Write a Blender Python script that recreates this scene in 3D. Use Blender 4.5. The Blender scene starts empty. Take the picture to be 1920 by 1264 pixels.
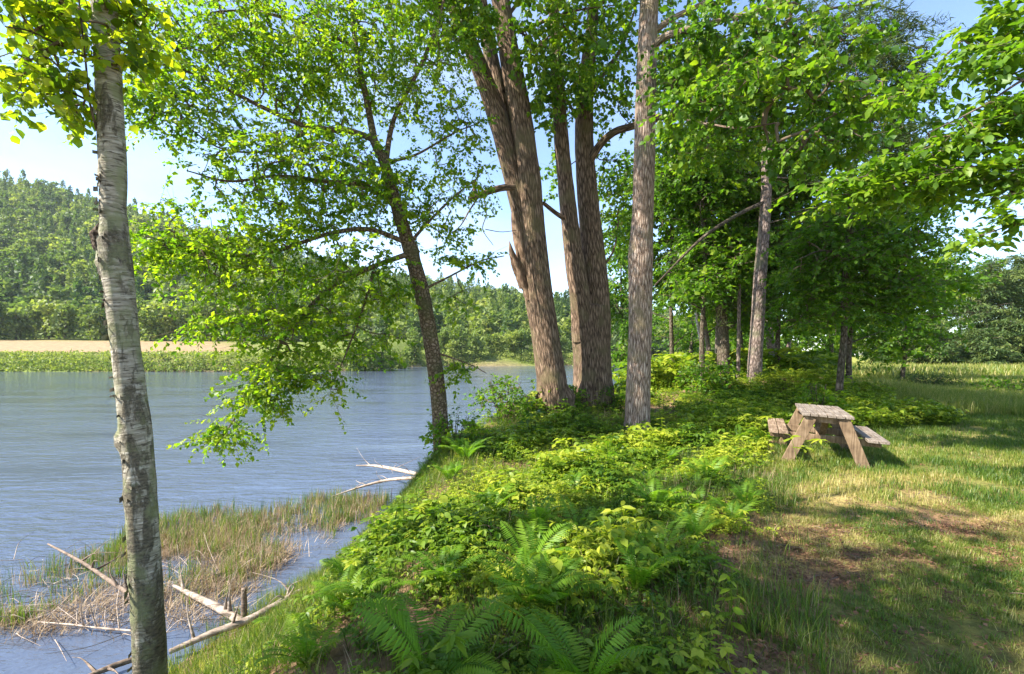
import bpy, math
import numpy as np
R = math.radians
SC = bpy.context.scene
COL = SC.collection
F = 907.0            # focal length in photo pixels (17 mm lens)
EYE = 1.6
WATER = -1.8
nrm = lambda v: v / np.maximum(np.linalg.norm(v, axis=-1, keepdims=True), 1e-9)
A = lambda *a: np.array(a, float)

def at(px, py, d):
    """world point seen at a photo pixel, d metres in front of the camera"""
    return A((px - 960) / F * d, d, EYE - (py - 665) / F * d)
def on_z(px, py, z):
    return at(px, py, (EYE - z) * F / (py - 665))
def sstep(t):
    t = np.clip(t, 0, 1); return t * t * (3 - 2 * t)

# ---------------------------------------------------------------- value noise
_rn = np.random.default_rng(5).random((64, 64))
def vnoise(x, y):
    x = np.asarray(x, float); y = np.asarray(y, float)
    xi = np.floor(x).astype(int); yi = np.floor(y).astype(int)
    fx = x - xi; fy = y - yi
    fx = fx * fx * (3 - 2 * fx); fy = fy * fy * (3 - 2 * fy)
    g = lambda i, j: _rn[i % 64, j % 64]
    return (g(xi, yi) * (1 - fx) + g(xi + 1, yi) * fx) * (1 - fy) + (g(xi, yi + 1) * (1 - fx) + g(xi + 1, yi + 1) * fx) * fy
def fbm(x, y, o=3):
    s = 0; a = .5; t = 0
    for k in range(o):
        s = s + a * vnoise(x * 2 ** k + 17 * k, y * 2 ** k + 9 * k); t += a; a *= .5
    return s / t

# ---------------------------------------------------------------- mesh writing
def mesh(name, V, faces, mat, parent=None, origin=None, tint=None, uv=None, smooth=False, col=None, link=True):
    """faces: (n,3) or (n,4) array or a list of such arrays"""
    if not isinstance(faces, list): faces = [faces]
    V = np.asarray(V, np.float32)
    if origin is not None: V = V - np.asarray(origin, np.float32)
    me = bpy.data.meshes.new(name)
    me.vertices.add(len(V)); me.vertices.foreach_set('co', V.ravel())
    loops = np.concatenate([f.ravel() for f in faces]).astype(np.int32)
    tot = np.concatenate([np.full(len(f), f.shape[1], np.int32) for f in faces])
    st = np.concatenate([[0], np.cumsum(tot)[:-1]]).astype(np.int32)
    me.loops.add(len(loops)); me.loops.foreach_set('vertex_index', loops)
    me.polygons.add(len(tot)); me.polygons.foreach_set('loop_start', st); me.polygons.foreach_set('loop_total', tot)
    if smooth: me.polygons.foreach_set('use_smooth', np.ones(len(tot), bool))
    if tint is not None:
        at_ = me.attributes.new('tint', 'FLOAT', 'FACE'); at_.data.foreach_set('value', np.asarray(tint, np.float32))
    if uv is not None:
        u = me.uv_layers.new(name='UVMap'); u.data.foreach_set('uv', np.asarray(uv, np.float32)[loops].ravel())
    if col is not None:
        c = me.attributes.new('gcol', 'FLOAT_COLOR', 'POINT'); c.data.foreach_set('color', np.concatenate([col, np.ones((len(col), 1))], 1).astype(np.float32).ravel())
    me.materials.append(mat)
    me.update(calc_edges=True)
    if not link: return me
    o = bpy.data.objects.new(name, me); COL.objects.link(o)
    if parent is not None: o.parent = parent
    elif origin is not None: o.location = [float(v) for v in origin]
    return o
def tag(o, label=None, cat=None, group=None, kind=None):
    if label: o['label'] = label
    if cat: o['category'] = cat
    if group: o['group'] = group
    if kind: o['kind'] = kind
    return o
def thing(name, loc, label, cat, group=None):
    o = bpy.data.objects.new(name, None); COL.objects.link(o)
    o.location = [float(v) for v in loc]; o.empty_display_size = .2
    return tag(o, label, cat, group)
def dup(root, loc, rz=0, s=1, label=None):
    r = root.copy(); COL.objects.link(r)
    r.location = [float(v) for v in loc]; r.rotation_euler = (0, 0, rz); r.scale = (s, s, s) if np.isscalar(s) else s
    if label: r['label'] = label
    for ch in root.children:
        c = ch.copy(); COL.objects.link(c); c.parent = r
    return r
class Bag:
    """collects pieces of one mesh"""
    def __init__(s): s.V = []; s.F = {3: [], 4: []}; s.T = {3: [], 4: []}; s.U = []; s.n = 0
    def add(s, V, Fc, tint=None, uv=None):
        for f, t in ((Fc, tint),) if not isinstance(Fc, list) else [(f, None) for f in Fc]:
            k = f.shape[1]; s.F[k].append(f + s.n)
            s.T[k].append(np.full(len(f), .5) if t is None else np.broadcast_to(t, (len(f),)))
        s.V.append(V); s.U.append(np.zeros((len(V), 2)) if uv is None else uv); s.n += len(V)
    def build(s, name, mat, parent=None, origin=None, smooth=False):
        fs = []; ts = []
        for k in (4, 3):
            if s.F[k]: fs.append(np.concatenate(s.F[k])); ts.append(np.concatenate(s.T[k]))
        return mesh(name, np.concatenate(s.V), fs, mat, parent, origin, np.concatenate(ts), np.concatenate(s.U), smooth)

class Limbs:
    """every limb becomes a part of its own"""
    def __init__(s): s.L = []
    def add(s, V, Fc, tint=None, uv=None): b = Bag(); b.add(V, Fc, tint, uv); s.L.append(b)
    def build(s, *a): return [b.build(*a) for b in s.L]
def catmull(P, n):
    P = np.asarray(P, float); k = len(P)
    if k == 2: P = np.array([P[0], (P[0] + P[1]) / 2, P[1]]); k = 3
    Q = np.vstack([2 * P[0] - P[1], P, 2 * P[-1] - P[-2]])
    t = np.linspace(0, k - 1 - 1e-6, n); i = t.astype(int); f = (t - i)[:, None]
    p0, p1, p2, p3 = Q[i], Q[i + 1], Q[i + 2], Q[i + 3]
    return .5 * (2 * p1 + (p2 - p0) * f + (2 * p0 - 5 * p1 + 4 * p2 - p3) * f ** 2 + (3 * p1 - p0 - 3 * p2 + p3) * f ** 3)
def tube(P, r, n=24, sides=14, amp=.04, seed=0, cap=True, bumps=()):
    """a limb: path + radii -> verts, [quads, tris], uv in metres"""
    rng = np.random.default_rng(seed)
    C = catmull(P, n); rr = np.interp(np.linspace(0, 1, n), np.linspace(0, 1, len(r)), r)
    T = nrm(np.gradient(C, axis=0))
    ref = A(0, 1, 0) if abs(T[0][2]) > .7 else A(0, 0, 1)
    X = nrm(ref - T * (T @ ref)[:, None]); Y = np.cross(T, X)
    th = np.linspace(0, 2 * np.pi, sides + 1)
    s = np.concatenate([[0], np.cumsum(np.linalg.norm(np.diff(C, axis=0), axis=1))])
    m = np.ones((n, sides + 1))
    for k in (2, 3, 5, 7, 11):
        ph = rng.random() * 6.28; w = rng.normal() * 1.4
        m += amp * rng.normal() * .6 / k ** .5 * np.sin(k * th[None] + ph + w * s[:, None])
    m += amp * .6 * (vnoise(s[:, None] / max(rr.mean(), .02) * .7 + seed, np.cos(th)[None] * 1.5 + 3) - .5) * 2
    m[:, -1] = m[:, 0]
    D = np.cos(th)[None, :, None] * X[:, None] + np.sin(th)[None, :, None] * Y[:, None]
    V = C[:, None] + D * (rr[:, None] * m)[..., None]
    V = V.reshape(-1, 3)
    for (c, rad, push) in bumps:
        dd = V - c; q = np.exp(-(np.sum(dd ** 2, 1)) / rad ** 2)
        cc = C[np.argmin(np.sum((C - c) ** 2, 1))]
        V = V + (nrm(V - cc) * (q * push * (1 + .5 * np.sin(V[:, 2] * 90) * np.sin(V[:, 0] * 80)))[:, None])
    i = np.arange(n - 1)[:, None] * (sides + 1) + np.arange(sides)[None]
    Q = np.stack([i, i + 1, i + sides + 2, i + sides + 1], -1).reshape(-1, 4)
    UV = np.stack([np.broadcast_to(th[None] * rr.mean(), (n, sides + 1)), np.broadcast_to(s[:, None], (n, sides + 1))], -1).reshape(-1, 2)
    if cap:
        V = np.vstack([V, C[-1] + T[-1] * rr[-1] * .3]); UV = np.vstack([UV, UV[-1:]])
        j = (n - 1) * (sides + 1) + np.arange(sides)
        return V, [Q, np.stack([j, j + 1, np.full(sides, len(V) - 1)], -1)], UV
    return V, [Q], UV
def addtube(bag, P, r, *k, **kw): v = tube(P, r, *k, **kw); bag.add(v[0], v[1], None, v[2])
def segs(P0, P1, r0, r1, k=4):
    """many straight thin tapered prisms at once"""
    T = nrm(P1 - P0); ref = np.where(np.abs(T[:, 2:3]) > .8, A(1, 0, 0), A(0, 0, 1))
    X = nrm(np.cross(T, ref)); Y = np.cross(T, X)
    th = np.arange(k) * 2 * np.pi / k
    D = np.cos(th)[None, :, None] * X[:, None] + np.sin(th)[None, :, None] * Y[:, None]
    V = np.concatenate([P0[:, None] + D * r0[:, None, None], P1[:, None] + D * r1[:, None, None]], 1)
    n = len(P0); b = (np.arange(n) * 2 * k)[:, None]; j = np.arange(k)[None]; j2 = (j + 1) % k
    return V.reshape(-1, 3), np.stack([b + j, b + j2, b + k + j2, b + k + j], -1).reshape(-1, 4)
def leaf_tris(B, ax, no, L, W, fold=.12, wide=.42):
    """folded pointed leaves: base, two shoulders, tip"""
    s = nrm(np.cross(ax, no)); n2 = np.cross(s, ax)
    L = L[:, None]; W = W[:, None]
    mid = B + ax * L * wide
    V = np.stack([B, mid + s * W * .5 + n2 * W * fold, B + ax * L - n2 * L * .08, mid - s * W * .5 + n2 * W * fold], 1).reshape(-1, 3)
    i = (np.arange(len(B)) * 4)[:, None]
    return V, np.concatenate([i + A(0, 1, 2).astype(int), i + A(0, 2, 3).astype(int)], 1).reshape(-1, 3)
def oval_tris(B, ax, no, L, W, fold=.10):
    """rounder leaves with six outline points for plants near the lens"""
    s = nrm(np.cross(ax, no)); n2 = np.cross(s, ax); L = L[:, None]; W = W[:, None]
    p = lambda t, w, z: B + ax * L * t + s * W * w + n2 * W * z
    V = np.stack([B, p(.22, .38, fold), p(.55, .48, fold), p(1, 0, -.22), p(.55, -.48, fold), p(.22, -.38, fold), p(.5, 0, 0)], 1).reshape(-1, 3)
    i = (np.arange(len(B)) * 7)[:, None]
    T = [(0, 1, 6), (1, 2, 6), (2, 3, 6), (3, 4, 6), (4, 5, 6), (5, 0, 6)]
    return V, np.concatenate([i + np.array(t) for t in T], 1).reshape(-1, 3)
def tile(tv, tf, tt, loc, ang, sc, tilt, rng, tint_plus=0):
    """copies of a small template inside ONE mesh of uncountable stuff"""
    n = len(loc); c, s = np.cos(ang), np.sin(ang); z = np.zeros(n); o = np.ones(n)
    M = np.stack([np.stack([c, -s, z], -1), np.stack([s, c, z], -1), np.stack([z, z, o], -1)], 1)
    ta = rng.random(n) * 6.28
    M[:, 0, 2] += np.cos(ta) * tilt; M[:, 1, 2] += np.sin(ta) * tilt
    sc = np.broadcast_to(sc, (n,))
    V = np.einsum('nij,mj->nmi', M, tv) * sc[:, None, None] + loc[:, None]
    Fc = tf[None] + (np.arange(n) * len(tv))[:, None, None]
    T = np.broadcast_to(tt[None], (n, len(tt))) + np.broadcast_to(tint_plus, (n,))[:, None]
    return V.reshape(-1, 3), Fc.reshape(-1, tf.shape[1]), T.ravel()

# ---------------------------------------------------------------- materials
def newmat(name):
    m = bpy.data.materials.new(name); m.use_nodes = True
    nt = m.node_tree; nt.nodes.clear()
    return m, nt, nt.nodes.new, nt.links.new
def ramp(new, stops, interp='LINEAR'):
    r = new('ShaderNodeValToRGB'); e = r.color_ramp.elements; r.color_ramp.interpolation = interp
    while len(e) < len(stops): e.new(.5)
    for el, (p, c) in zip(e, stops):
        el.position = p; el.color = (*c, 1)
    return r
def leaf_mat(name, stops, trans=.5, tgain=(1.6, 1.75, .7), rough=.45, spec=.35):
    m, nt, new, link = newmat(name)
    a = new('ShaderNodeAttribute'); a.attribute_name = 'tint'
    r = ramp(new, stops); link(a.outputs['Fac'], r.inputs[0])
    p = new('ShaderNodeBsdfPrincipled'); p.inputs['Roughness'].default_value = rough; p.inputs['Specular IOR Level'].default_value = spec
    link(r.outputs[0], p.inputs['Base Color'])
    mx = new('ShaderNodeMix'); mx.data_type = 'RGBA'; mx.blend_type = 'MULTIPLY'; mx.inputs[0].default_value = 1; mx.clamp_result = False
    link(r.outputs[0], mx.inputs[6]); mx.inputs[7].default_value = (*tgain, 1)
    t = new('ShaderNodeBsdfTranslucent'); link(mx.outputs[2], t.inputs[0])
    ms = new('ShaderNodeMixShader'); ms.inputs[0].default_value = trans
    link(p.outputs[0], ms.inputs[1]); link(t.outputs[0], ms.inputs[2])
    o = new('ShaderNodeOutputMaterial'); link(ms.outputs[0], o.inputs[0])
    return m
def bark_mat(name, dark, mid, light, su=26, sv=4, moss=None, bump=.9):
    m, nt, new, link = newmat(name)
    uv = new('ShaderNodeTexCoord')
    mp = new('ShaderNodeMapping'); mp.inputs['Scale'].default_value = (su, sv, 1); link(uv.outputs['UV'], mp.inputs[0])
    w = new('ShaderNodeTexNoise'); w.inputs['Scale'].default_value = .6; w.inputs['Detail'].default_value = 3
    link(mp.outputs[0], w.inputs['Vector'])
    add = new('ShaderNodeMixRGB'); add.blend_type = 'ADD'; add.inputs[0].default_value = .8; link(mp.outputs[0], add.inputs[1]); link(w.outputs['Color'], add.inputs[2])
    v = new('ShaderNodeTexVoronoi'); v.feature = 'DISTANCE_TO_EDGE'; v.inputs['Scale'].default_value = 1.0; link(add.outputs[0], v.inputs['Vector'])
    n = new('ShaderNodeTexNoise'); n.inputs['Scale'].default_value = 2.2; n.inputs['Detail'].default_value = 6; n.inputs['Roughness'].default_value = .65; link(mp.outputs[0], n.inputs['Vector'])
    ob = new('ShaderNodeTexNoise'); ob.inputs['Scale'].default_value = 2.3; ob.inputs['Detail'].default_value = 5; link(uv.outputs['Object'], ob.inputs['Vector'])
    mul = new('ShaderNodeMath'); mul.operation = 'MULTIPLY_ADD'; link(v.outputs[0], mul.inputs[0]); mul.inputs[1].default_value = .9; 
    sub = new('ShaderNodeMath'); sub.operation = 'MULTIPLY_ADD'; link(n.outputs[0], sub.inputs[0]); sub.inputs[1].default_value = .9; sub.inputs[2].default_value = -.2
    link(sub.outputs[0], mul.inputs[2])
    r = ramp(new, [(.16, dark), (.36, mid), (.62, light)]); link(mul.outputs[0], r.inputs[0])
    mx = new('ShaderNodeMixRGB'); link(r.outputs[0], mx.inputs[1]); mx.inputs[2].default_value = (*(moss or mid), 1)
    rr = ramp(new, [(.5, (0, 0, 0)), (.66, (.7,) * 3)]); link(ob.outputs[0], rr.inputs[0]); link(rr.outputs[0], mx.inputs[0])
    p = new('ShaderNodeBsdfPrincipled'); p.inputs['Roughness'].default_value = .9; p.inputs['Specular IOR Level'].default_value = .15
    link(mx.outputs[0], p.inputs['Base Color'])
    b = new('ShaderNodeBump'); b.inputs['Strength'].default_value = bump; b.inputs['Distance'].default_value = .05; link(mul.outputs[0], b.inputs['Height']); link(b.outputs[0], p.inputs['Normal'])
    o = new('ShaderNodeOutputMaterial'); link(p.outputs[0], o.inputs[0])
    return m
def birch_mat():
    m, nt, new, link = newmat('birch_bark')
    uv = new('ShaderNodeTexCoord')
    def nz(su, sv, det=5, rough=.6, src='UV', dist=0):
        mp = new('ShaderNodeMapping'); mp.inputs['Scale'].default_value = (su, sv, 1) if src == 'UV' else (su, su, sv); link(uv.outputs[src], mp.inputs[0])
        n = new('ShaderNodeTexNoise'); n.inputs['Scale'].default_value = 1; n.inputs['Detail'].default_value = det; n.inputs['Roughness'].default_value = rough; n.inputs['Distortion'].default_value = dist
        link(mp.outputs[0], n.inputs['Vector']); return n
    base = nz(6, 30, 4); rb = ramp(new, [(.3, (.15, .125, .085)), (.5, (.29, .255, .185)), (.68, (.50, .45, .36))]); link(base.outputs[0], rb.inputs[0])
    lent = nz(12, 70, 4); rl = ramp(new, [(.54, (0, 0, 0)), (.60, (1, 1, 1))]); link(lent.outputs[0], rl.inputs[0])
    m1 = new('ShaderNodeMixRGB'); link(rl.outputs[0], m1.inputs[0]); link(rb.outputs[0], m1.inputs[1]); m1.inputs[2].default_value = (.09, .075, .05, 1)
    # dark rough plates and old scars, more of them on the lower trunk
    pt = nz(8, 3.2, 9, .72, 'Object', .6)
    sx = new('ShaderNodeSeparateXYZ'); link(uv.outputs['Object'], sx.inputs[0])
    mr = new('ShaderNodeMapRange'); link(sx.outputs['Z'], mr.inputs[0]); mr.inputs[1].default_value = 0; mr.inputs[2].default_value = 4.2; mr.inputs[3].default_value = .09; mr.inputs[4].default_value = -.05
    ad = new('ShaderNodeMath'); link(pt.outputs[0], ad.inputs[0]); link(mr.outputs[0], ad.inputs[1])
    rp = ramp(new, [(.50, (0, 0, 0)), (.56, (.92,) * 3)]); link(ad.outputs[0], rp.inputs[0])
    m2 = new('ShaderNodeMixRGB'); link(rp.outputs[0], m2.inputs[0]); link(m1.outputs[0], m2.inputs[1])
    fine = nz(40, 60, 4); rf = ramp(new, [(.35, (.035, .03, .02)), (.7, (.17, .14, .09))]); link(fine.outputs[0], rf.inputs[0]); link(rf.outputs[0], m2.inputs[2])
    ms = nz(7, 5, 5, .6, 'Object'); rm = ramp(new, [(.48, (0, 0, 0)), (.62, (.75,) * 3)]); link(ms.outputs[0], rm.inputs[0])
    m3 = new('ShaderNodeMixRGB'); link(rm.outputs[0], m3.inputs[0]); link(m2.outputs[0], m3.inputs[1]); m3.inputs[2].default_value = (.20, .21, .10, 1)
    p = new('ShaderNodeBsdfPrincipled'); p.inputs['Roughness'].default_value = .75; p.inputs['Specular IOR Level'].default_value = .2; link(m3.outputs[0], p.inputs['Base Color'])
    hs = new('ShaderNodeMath'); hs.operation = 'MULTIPLY_ADD'; link(rp.outputs[0], hs.inputs[0]); link(fine.outputs[0], hs.inputs[1]); link(base.outputs[0], hs.inputs[2])
    b = new('ShaderNodeBump'); b.inputs['Strength'].default_value = .7; b.inputs['Distance'].default_value = .015; link(hs.outputs[0], b.inputs['Height']); link(b.outputs[0], p.inputs['Normal'])
    o = new('ShaderNodeOutputMaterial'); link(p.outputs[0], o.inputs[0])
    return m
def wood_mat(name, c0, c1, c2, axis='Y', scale=6):
    m, nt, new, link = newmat(name)
    tc = new('ShaderNodeTexCoord'); mp = new('ShaderNodeMapping')
    sc = {'X': (.5, 10, 10), 'Y': (10, .5, 10), 'Z': (10, 10, .5)}[axis]; mp.inputs['Scale'].default_value = sc; link(tc.outputs['Object'], mp.inputs[0])
    n = new('ShaderNodeTexNoise'); n.inputs['Scale'].default_value = scale; n.inputs['Detail'].default_value = 7; n.inputs['Roughness'].default_value = .65; link(mp.outputs[0], n.inputs['Vector'])
    n2 = new('ShaderNodeTexNoise'); n2.inputs['Scale'].default_value = 7; n2.inputs['Detail'].default_value = 4; link(tc.outputs['Object'], n2.inputs['Vector'])
    ad = new('ShaderNodeMath'); ad.operation = 'MULTIPLY_ADD'; link(n2.outputs[0], ad.inputs[0]); ad.inputs[1].default_value = .6; ad.inputs[2].default_value = -.3
    a2 = new('ShaderNodeMath'); link(ad.outputs[0], a2.inputs[0]); link(n.outputs[0], a2.inputs[1])
    r = ramp(new, [(.3, c0), (.5, c1), (.72, c2)]); link(a2.outputs[0], r.inputs[0])
    p = new('ShaderNodeBsdfPrincipled'); p.inputs['Roughness'].default_value = .8; p.inputs['Specular IOR Level'].default_value = .25; link(r.outputs[0], p.inputs['Base Color'])
    b = new('ShaderNodeBump'); b.inputs['Strength'].default_value = .5; b.inputs['Distance'].default_value = .006; link(a2.outputs[0], b.inputs['Height']); link(b.outputs[0], p.inputs['Normal'])
    o = new('ShaderNodeOutputMaterial'); link(p.outputs[0], o.inputs[0])
    return m
def ground_mat(name, k1=.9, k2=14):
    m, nt, new, link = newmat(name)
    tc = new('ShaderNodeTexCoord'); a = new('ShaderNodeAttribute'); a.attribute_name = 'gcol'
    n = new('ShaderNodeTexNoise'); n.inputs['Scale'].default_value = k1; n.inputs['Detail'].default_value = 9; n.inputs['Roughness'].default_value = .7; link(tc.outputs['Object'], n.inputs['Vector'])
    n2 = new('ShaderNodeTexNoise'); n2.inputs['Scale'].default_value = k2; n2.inputs['Detail'].default_value = 8; n2.inputs['Roughness'].default_value = .75; link(tc.outputs['Object'], n2.inputs['Vector'])
    r = ramp(new, [(.3, (.55, .55, .55)), (.7, (1.5, 1.45, 1.35))]); link(n.outputs[0], r.inputs[0])
    r2 = ramp(new, [(.3, (.45, .45, .45)), (.7, (1.55, 1.5, 1.5))]); link(n2.outputs[0], r2.inputs[0])
    m1 = new('ShaderNodeMixRGB'); m1.blend_type = 'MULTIPLY'; m1.inputs[0].default_value = 1; link(a.outputs['Color'], m1.inputs[1]); link(r.outputs[0], m1.inputs[2])
    m2 = new('ShaderNodeMixRGB'); m2.blend_type = 'MULTIPLY'; m2.inputs[0].default_value = 1; link(m1.outputs[0], m2.inputs[1]); link(r2.outputs[0], m2.inputs[2])
    p = new('ShaderNodeBsdfPrincipled'); p.inputs['Roughness'].default_value = .95; p.inputs['Specular IOR Level'].default_value = .1; link(m2.outputs[0], p.inputs['Base Color'])
    b = new('ShaderNodeBump'); b.inputs['Strength'].default_value = .8; b.inputs['Distance'].default_value = .04; link(n2.outputs[0], b.inputs['Height']); link(b.outputs[0], p.inputs['Normal'])
    o = new('ShaderNodeOutputMaterial'); link(p.outputs[0], o.inputs[0])
    return m
def water_mat():
    m, nt, new, link = newmat('river_water')
    tc = new('ShaderNodeTexCoord')
    hs = []
    for sx, sy, det in ((1.1, 3.2, 4), (5, 11, 4), (.12, .5, 3)):
        mp = new('ShaderNodeMapping'); mp.inputs['Scale'].default_value = (sx, sy, 1); mp.inputs['Rotation'].default_value = (0, 0, .25); link(tc.outputs['Object'], mp.inputs[0])
        n = new('ShaderNodeTexNoise'); n.inputs['Scale'].default_value = 1; n.inputs['Detail'].default_value = det; n.inputs['Roughness'].default_value = .55; n.inputs['Distortion'].default_value = .4; link(mp.outputs[0], n.inputs['Vector']); hs.append(n)
    b1 = new('ShaderNodeBump'); b1.inputs['Distance'].default_value = .10; link(hs[0].outputs[0], b1.inputs['Height'])
    # ripples come in patches of wind
    wr = ramp(new, [(.35, (.15,) * 3), (.65, (1,) * 3)]); link(hs[2].outputs[0], wr.inputs[0])
    b2 = new('ShaderNodeBump'); b2.inputs['Distance'].default_value = .02; link(wr.outputs[0], b2.inputs['Strength']); link(wr.outputs[0], b1.inputs['Strength']); link(hs[1].outputs[0], b2.inputs['Height']); link(b1.outputs[0], b2.inputs['Normal'])
    p = new('ShaderNodeBsdfPrincipled'); p.inputs['Base Color'].default_value = (.068, .085, .125, 1); p.inputs['Roughness'].default_value = .08; p.inputs['IOR'].default_value = 1.33
    p.inputs['Specular IOR Level'].default_value = .9
    link(b2.outputs[0], p.inputs['Normal'])
    o = new('ShaderNodeOutputMaterial'); link(p.outputs[0], o.inputs[0])
    return m
M = {}
M['leaf_elm'] = leaf_mat('leaf_elm', [(0, (0.045, 0.109, .008)), (.5, (0.114, 0.213, .012)), (1, (0.277, 0.343, .016))], .6)
M['leaf_birch'] = leaf_mat('leaf_birch', [(0, (.06, .12, .008)), (.5, (.19, .27, .012)), (1, (.42, .42, .018))], .55)
M['leaf_maple'] = leaf_mat('leaf_maple', [(0, (0.042, 0.102, .010)), (.5, (0.099, 0.196, .014)), (1, (0.228, 0.303, .018))], .5)
M['leaf_wood'] = leaf_mat('leaf_wood', [(0, (0.042, 0.098, .010)), (.5, (0.096, 0.192, .014)), (1, (0.231, 0.290, .018))], .55)
M['leaf_hang'] = leaf_mat('leaf_hang', [(0, (0.045, 0.100, .010)), (.5, (0.109, 0.210, .014)), (1, (0.238, 0.312, .02))], .5)
M['needles'] = leaf_mat('needles', [(0, (.035, .070, .018)), (.5, (.070, .12, .026)), (1, (.17, .21, .045))], .3, (1.3, 1.3, .8), .6)
M['far_leaf'] = leaf_mat('far_leaf', [(0, (.050, .095, .026)), (.45, (.13, .185, .038)), (1, (.31, .34, .07))], .4, (1.3, 1.4, .7), .6)
M['herb'] = leaf_mat('herb', [(0, (0.045, 0.104, .010)), (.5, (0.149, 0.234, .014)), (1, (0.357, 0.385, .035))], .45)
M['fern'] = leaf_mat('fern', [(0, (0.060, 0.146, .010)), (.5, (0.129, 0.250, .016)), (1, (0.268, 0.354, .022))], .5)
M['grass'] = leaf_mat('grass', [(0, (.035, .085, .012)), (.5, (.11, .17, .020)), (.8, (.24, .25, .05)), (1, (.42, .34, .14))], .4)
M['reed'] = leaf_mat('reed', [(0, (.045, .10, .02)), (.5, (.12, .18, .03)), (.8, (.30, .25, .10)), (1, (.50, .36, .22))], .35)
M['straw'] = leaf_mat('straw', [(0, (.16, .10, .055)), (.5, (.36, .25, .14)), (1, (.56, .43, .29))], .25, (1, 1, 1), .7)
M['litter'] = leaf_mat('litter', [(0, (.05, .025, .014)), (.5, (.17, .075, .04)), (1, (.29, .17, .09))], .1, (1, 1, 1), .8)
M['maple_bark'] = bark_mat('maple_bark', (.03, .02, .013), (.135, .088, .055), (.33, .225, .15), 22, 3.2, (.15, .12, .06))
M['pale_bark'] = bark_mat('pale_bark', (.055, .035, .024), (.26, .18, .13), (.54, .42, .33), 28, 4.2, (.22, .18, .10))
M['elm_bark'] = bark_mat('elm_bark', (.03, .02, .012), (.15, .10, .058), (.34, .25, .17), 18, 16, (.10, .10, .04))
M['grey_bark'] = bark_mat('grey_bark', (.05, .036, .03), (.17, .125, .10), (.34, .26, .22), 16, 5, (.16, .16, .09))
M['dark_bark'] = bark_mat('dark_bark', (.025, .02, .014), (.10, .075, .05), (.2, .16, .12), 16, 6, (.08, .08, .04))
M['white_bark'] = bark_mat('white_bark', (.10, .08, .07), (.45, .40, .36), (.72, .66, .6), 5, 22, (.3, .27, .2))
M['twig'] = bark_mat('twig', (.03, .02, .014), (.11, .08, .05), (.2, .15, .1), 12, 8)
M['birch_bark'] = birch_mat()
M['burl'] = bark_mat('burl_bark', (.03, .02, .012), (.13, .09, .06), (.36, .29, .21), 60, 26)
M['dead_wood'] = wood_mat('dead_wood', (.16, .11, .08), (.40, .31, .24), (.58, .48, .40), 'X', 5)
M['dead_pale'] = wood_mat('dead_pale', (.12, .085, .06), (.31, .24, .185), (.48, .40, .33), 'X', 5)
M['dead_grey'] = wood_mat('dead_grey', (.06, .042, .03), (.17, .12, .085), (.30, .225, .17), 'X', 5)
M['torn_wood'] = wood_mat('torn_wood', (.07, .04, .025), (.19, .115, .068), (.34, .24, .155), 'Z', 5)
M['plank'] = wood_mat('plank', (.10, .065, .042), (.235, .16, .105), (.40, .30, .215), 'Y', 5)
M['plank_grey'] = wood_mat('plank_grey', (.09, .068, .05), (.20, .16, .128), (.34, .285, .235), 'Y', 5)
M['post'] = wood_mat('post', (.08, .05, .03), (.185, .122, .07), (.31, .22, .14), 'Z', 4)
M['ground'] = ground_mat('ground_soil')
M['hill'] = ground_mat('hill_soil', .05, .4)
M['water'] = water_mat()

# ---------------------------------------------------------------- terrain
WY = [-300, -60, 0, 3, 5, 6.4, 7.8, 10, 12.5, 15, 20, 30, 60, 123, 200, 260, 400, 900]
WX = [-40, -9, -4.7, -4.05, -3.75, -3.4, -2.85, -2.7, -2.0, -.4, 3, 7.5, 17, 35, 75, 106, 190, 480]
FX = [-900, -200, -101, -37, -31, -24, 0, 25, 40, 100, 200, 600]
FY = [70, 88, 96, 97, 128, 139, 146, 153, 165, 262, 420, 1100]
xw = lambda y: np.interp(y, WY, WX)
yf = lambda x: np.interp(x, FX, FY)
def ground_z(x, y):
    x = np.asarray(x, float); y = np.asarray(y, float)
    d = x - xw(y); w = np.interp(y, [0, 5, 6, 7, 8, 12, 30], [3.5, 3.5, 3.1, 2.6, 1.9, 2.2, 4])
    top = np.interp(y, [0, 8, 12, 20], [0, 0, .12, .1])
    land = WATER + (1.8 + top) * sstep(d / w) + .09 * (fbm(x * .7, y * .7) - .5) * sstep(d / w)
    land = land + .78 * np.exp(-((x - 9.2) / 3.4) ** 2 - ((y - 15.5) / 2.6) ** 2) + .18 * np.exp(-((x - 1.4) / 1.6) ** 2 - ((y - 11) / 1.6) ** 2)
    bed = WATER - np.minimum(-d * .08, 1.2)
    near = np.where(d > 0, land, bed)
    e = y - yf(x)
    far = np.where(e > 0, WATER + 3.1 * sstep(e / 5) + np.clip(e - 5, 0, 73) * .085, -9)
    return np.where((e > 0) & (d < 0), np.maximum(near, far), near)
LY = [0, 2.4, 3.3, 5.1, 6.75, 8, 10, 12, 13, 14, 60]
LX = [.75, 1.25, 1.75, 2.75, 3.5, 4.3, 6.2, 8.6, 10.5, 13, 40]
lawn_x = lambda y: np.interp(y, LY, LX)
def bare(x, y):
    """0..1 how much red-brown needle litter shows through the lawn"""
    n = fbm(x * .95 + 3, y * 1.3 + 1, 4)
    return np.clip((n - .45) * 4 + (fbm(x * 3.1, y * 4.1) - .5) * 2.6, 0, 1) * np.clip((7 - y) / 3, 0, 1)
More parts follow.
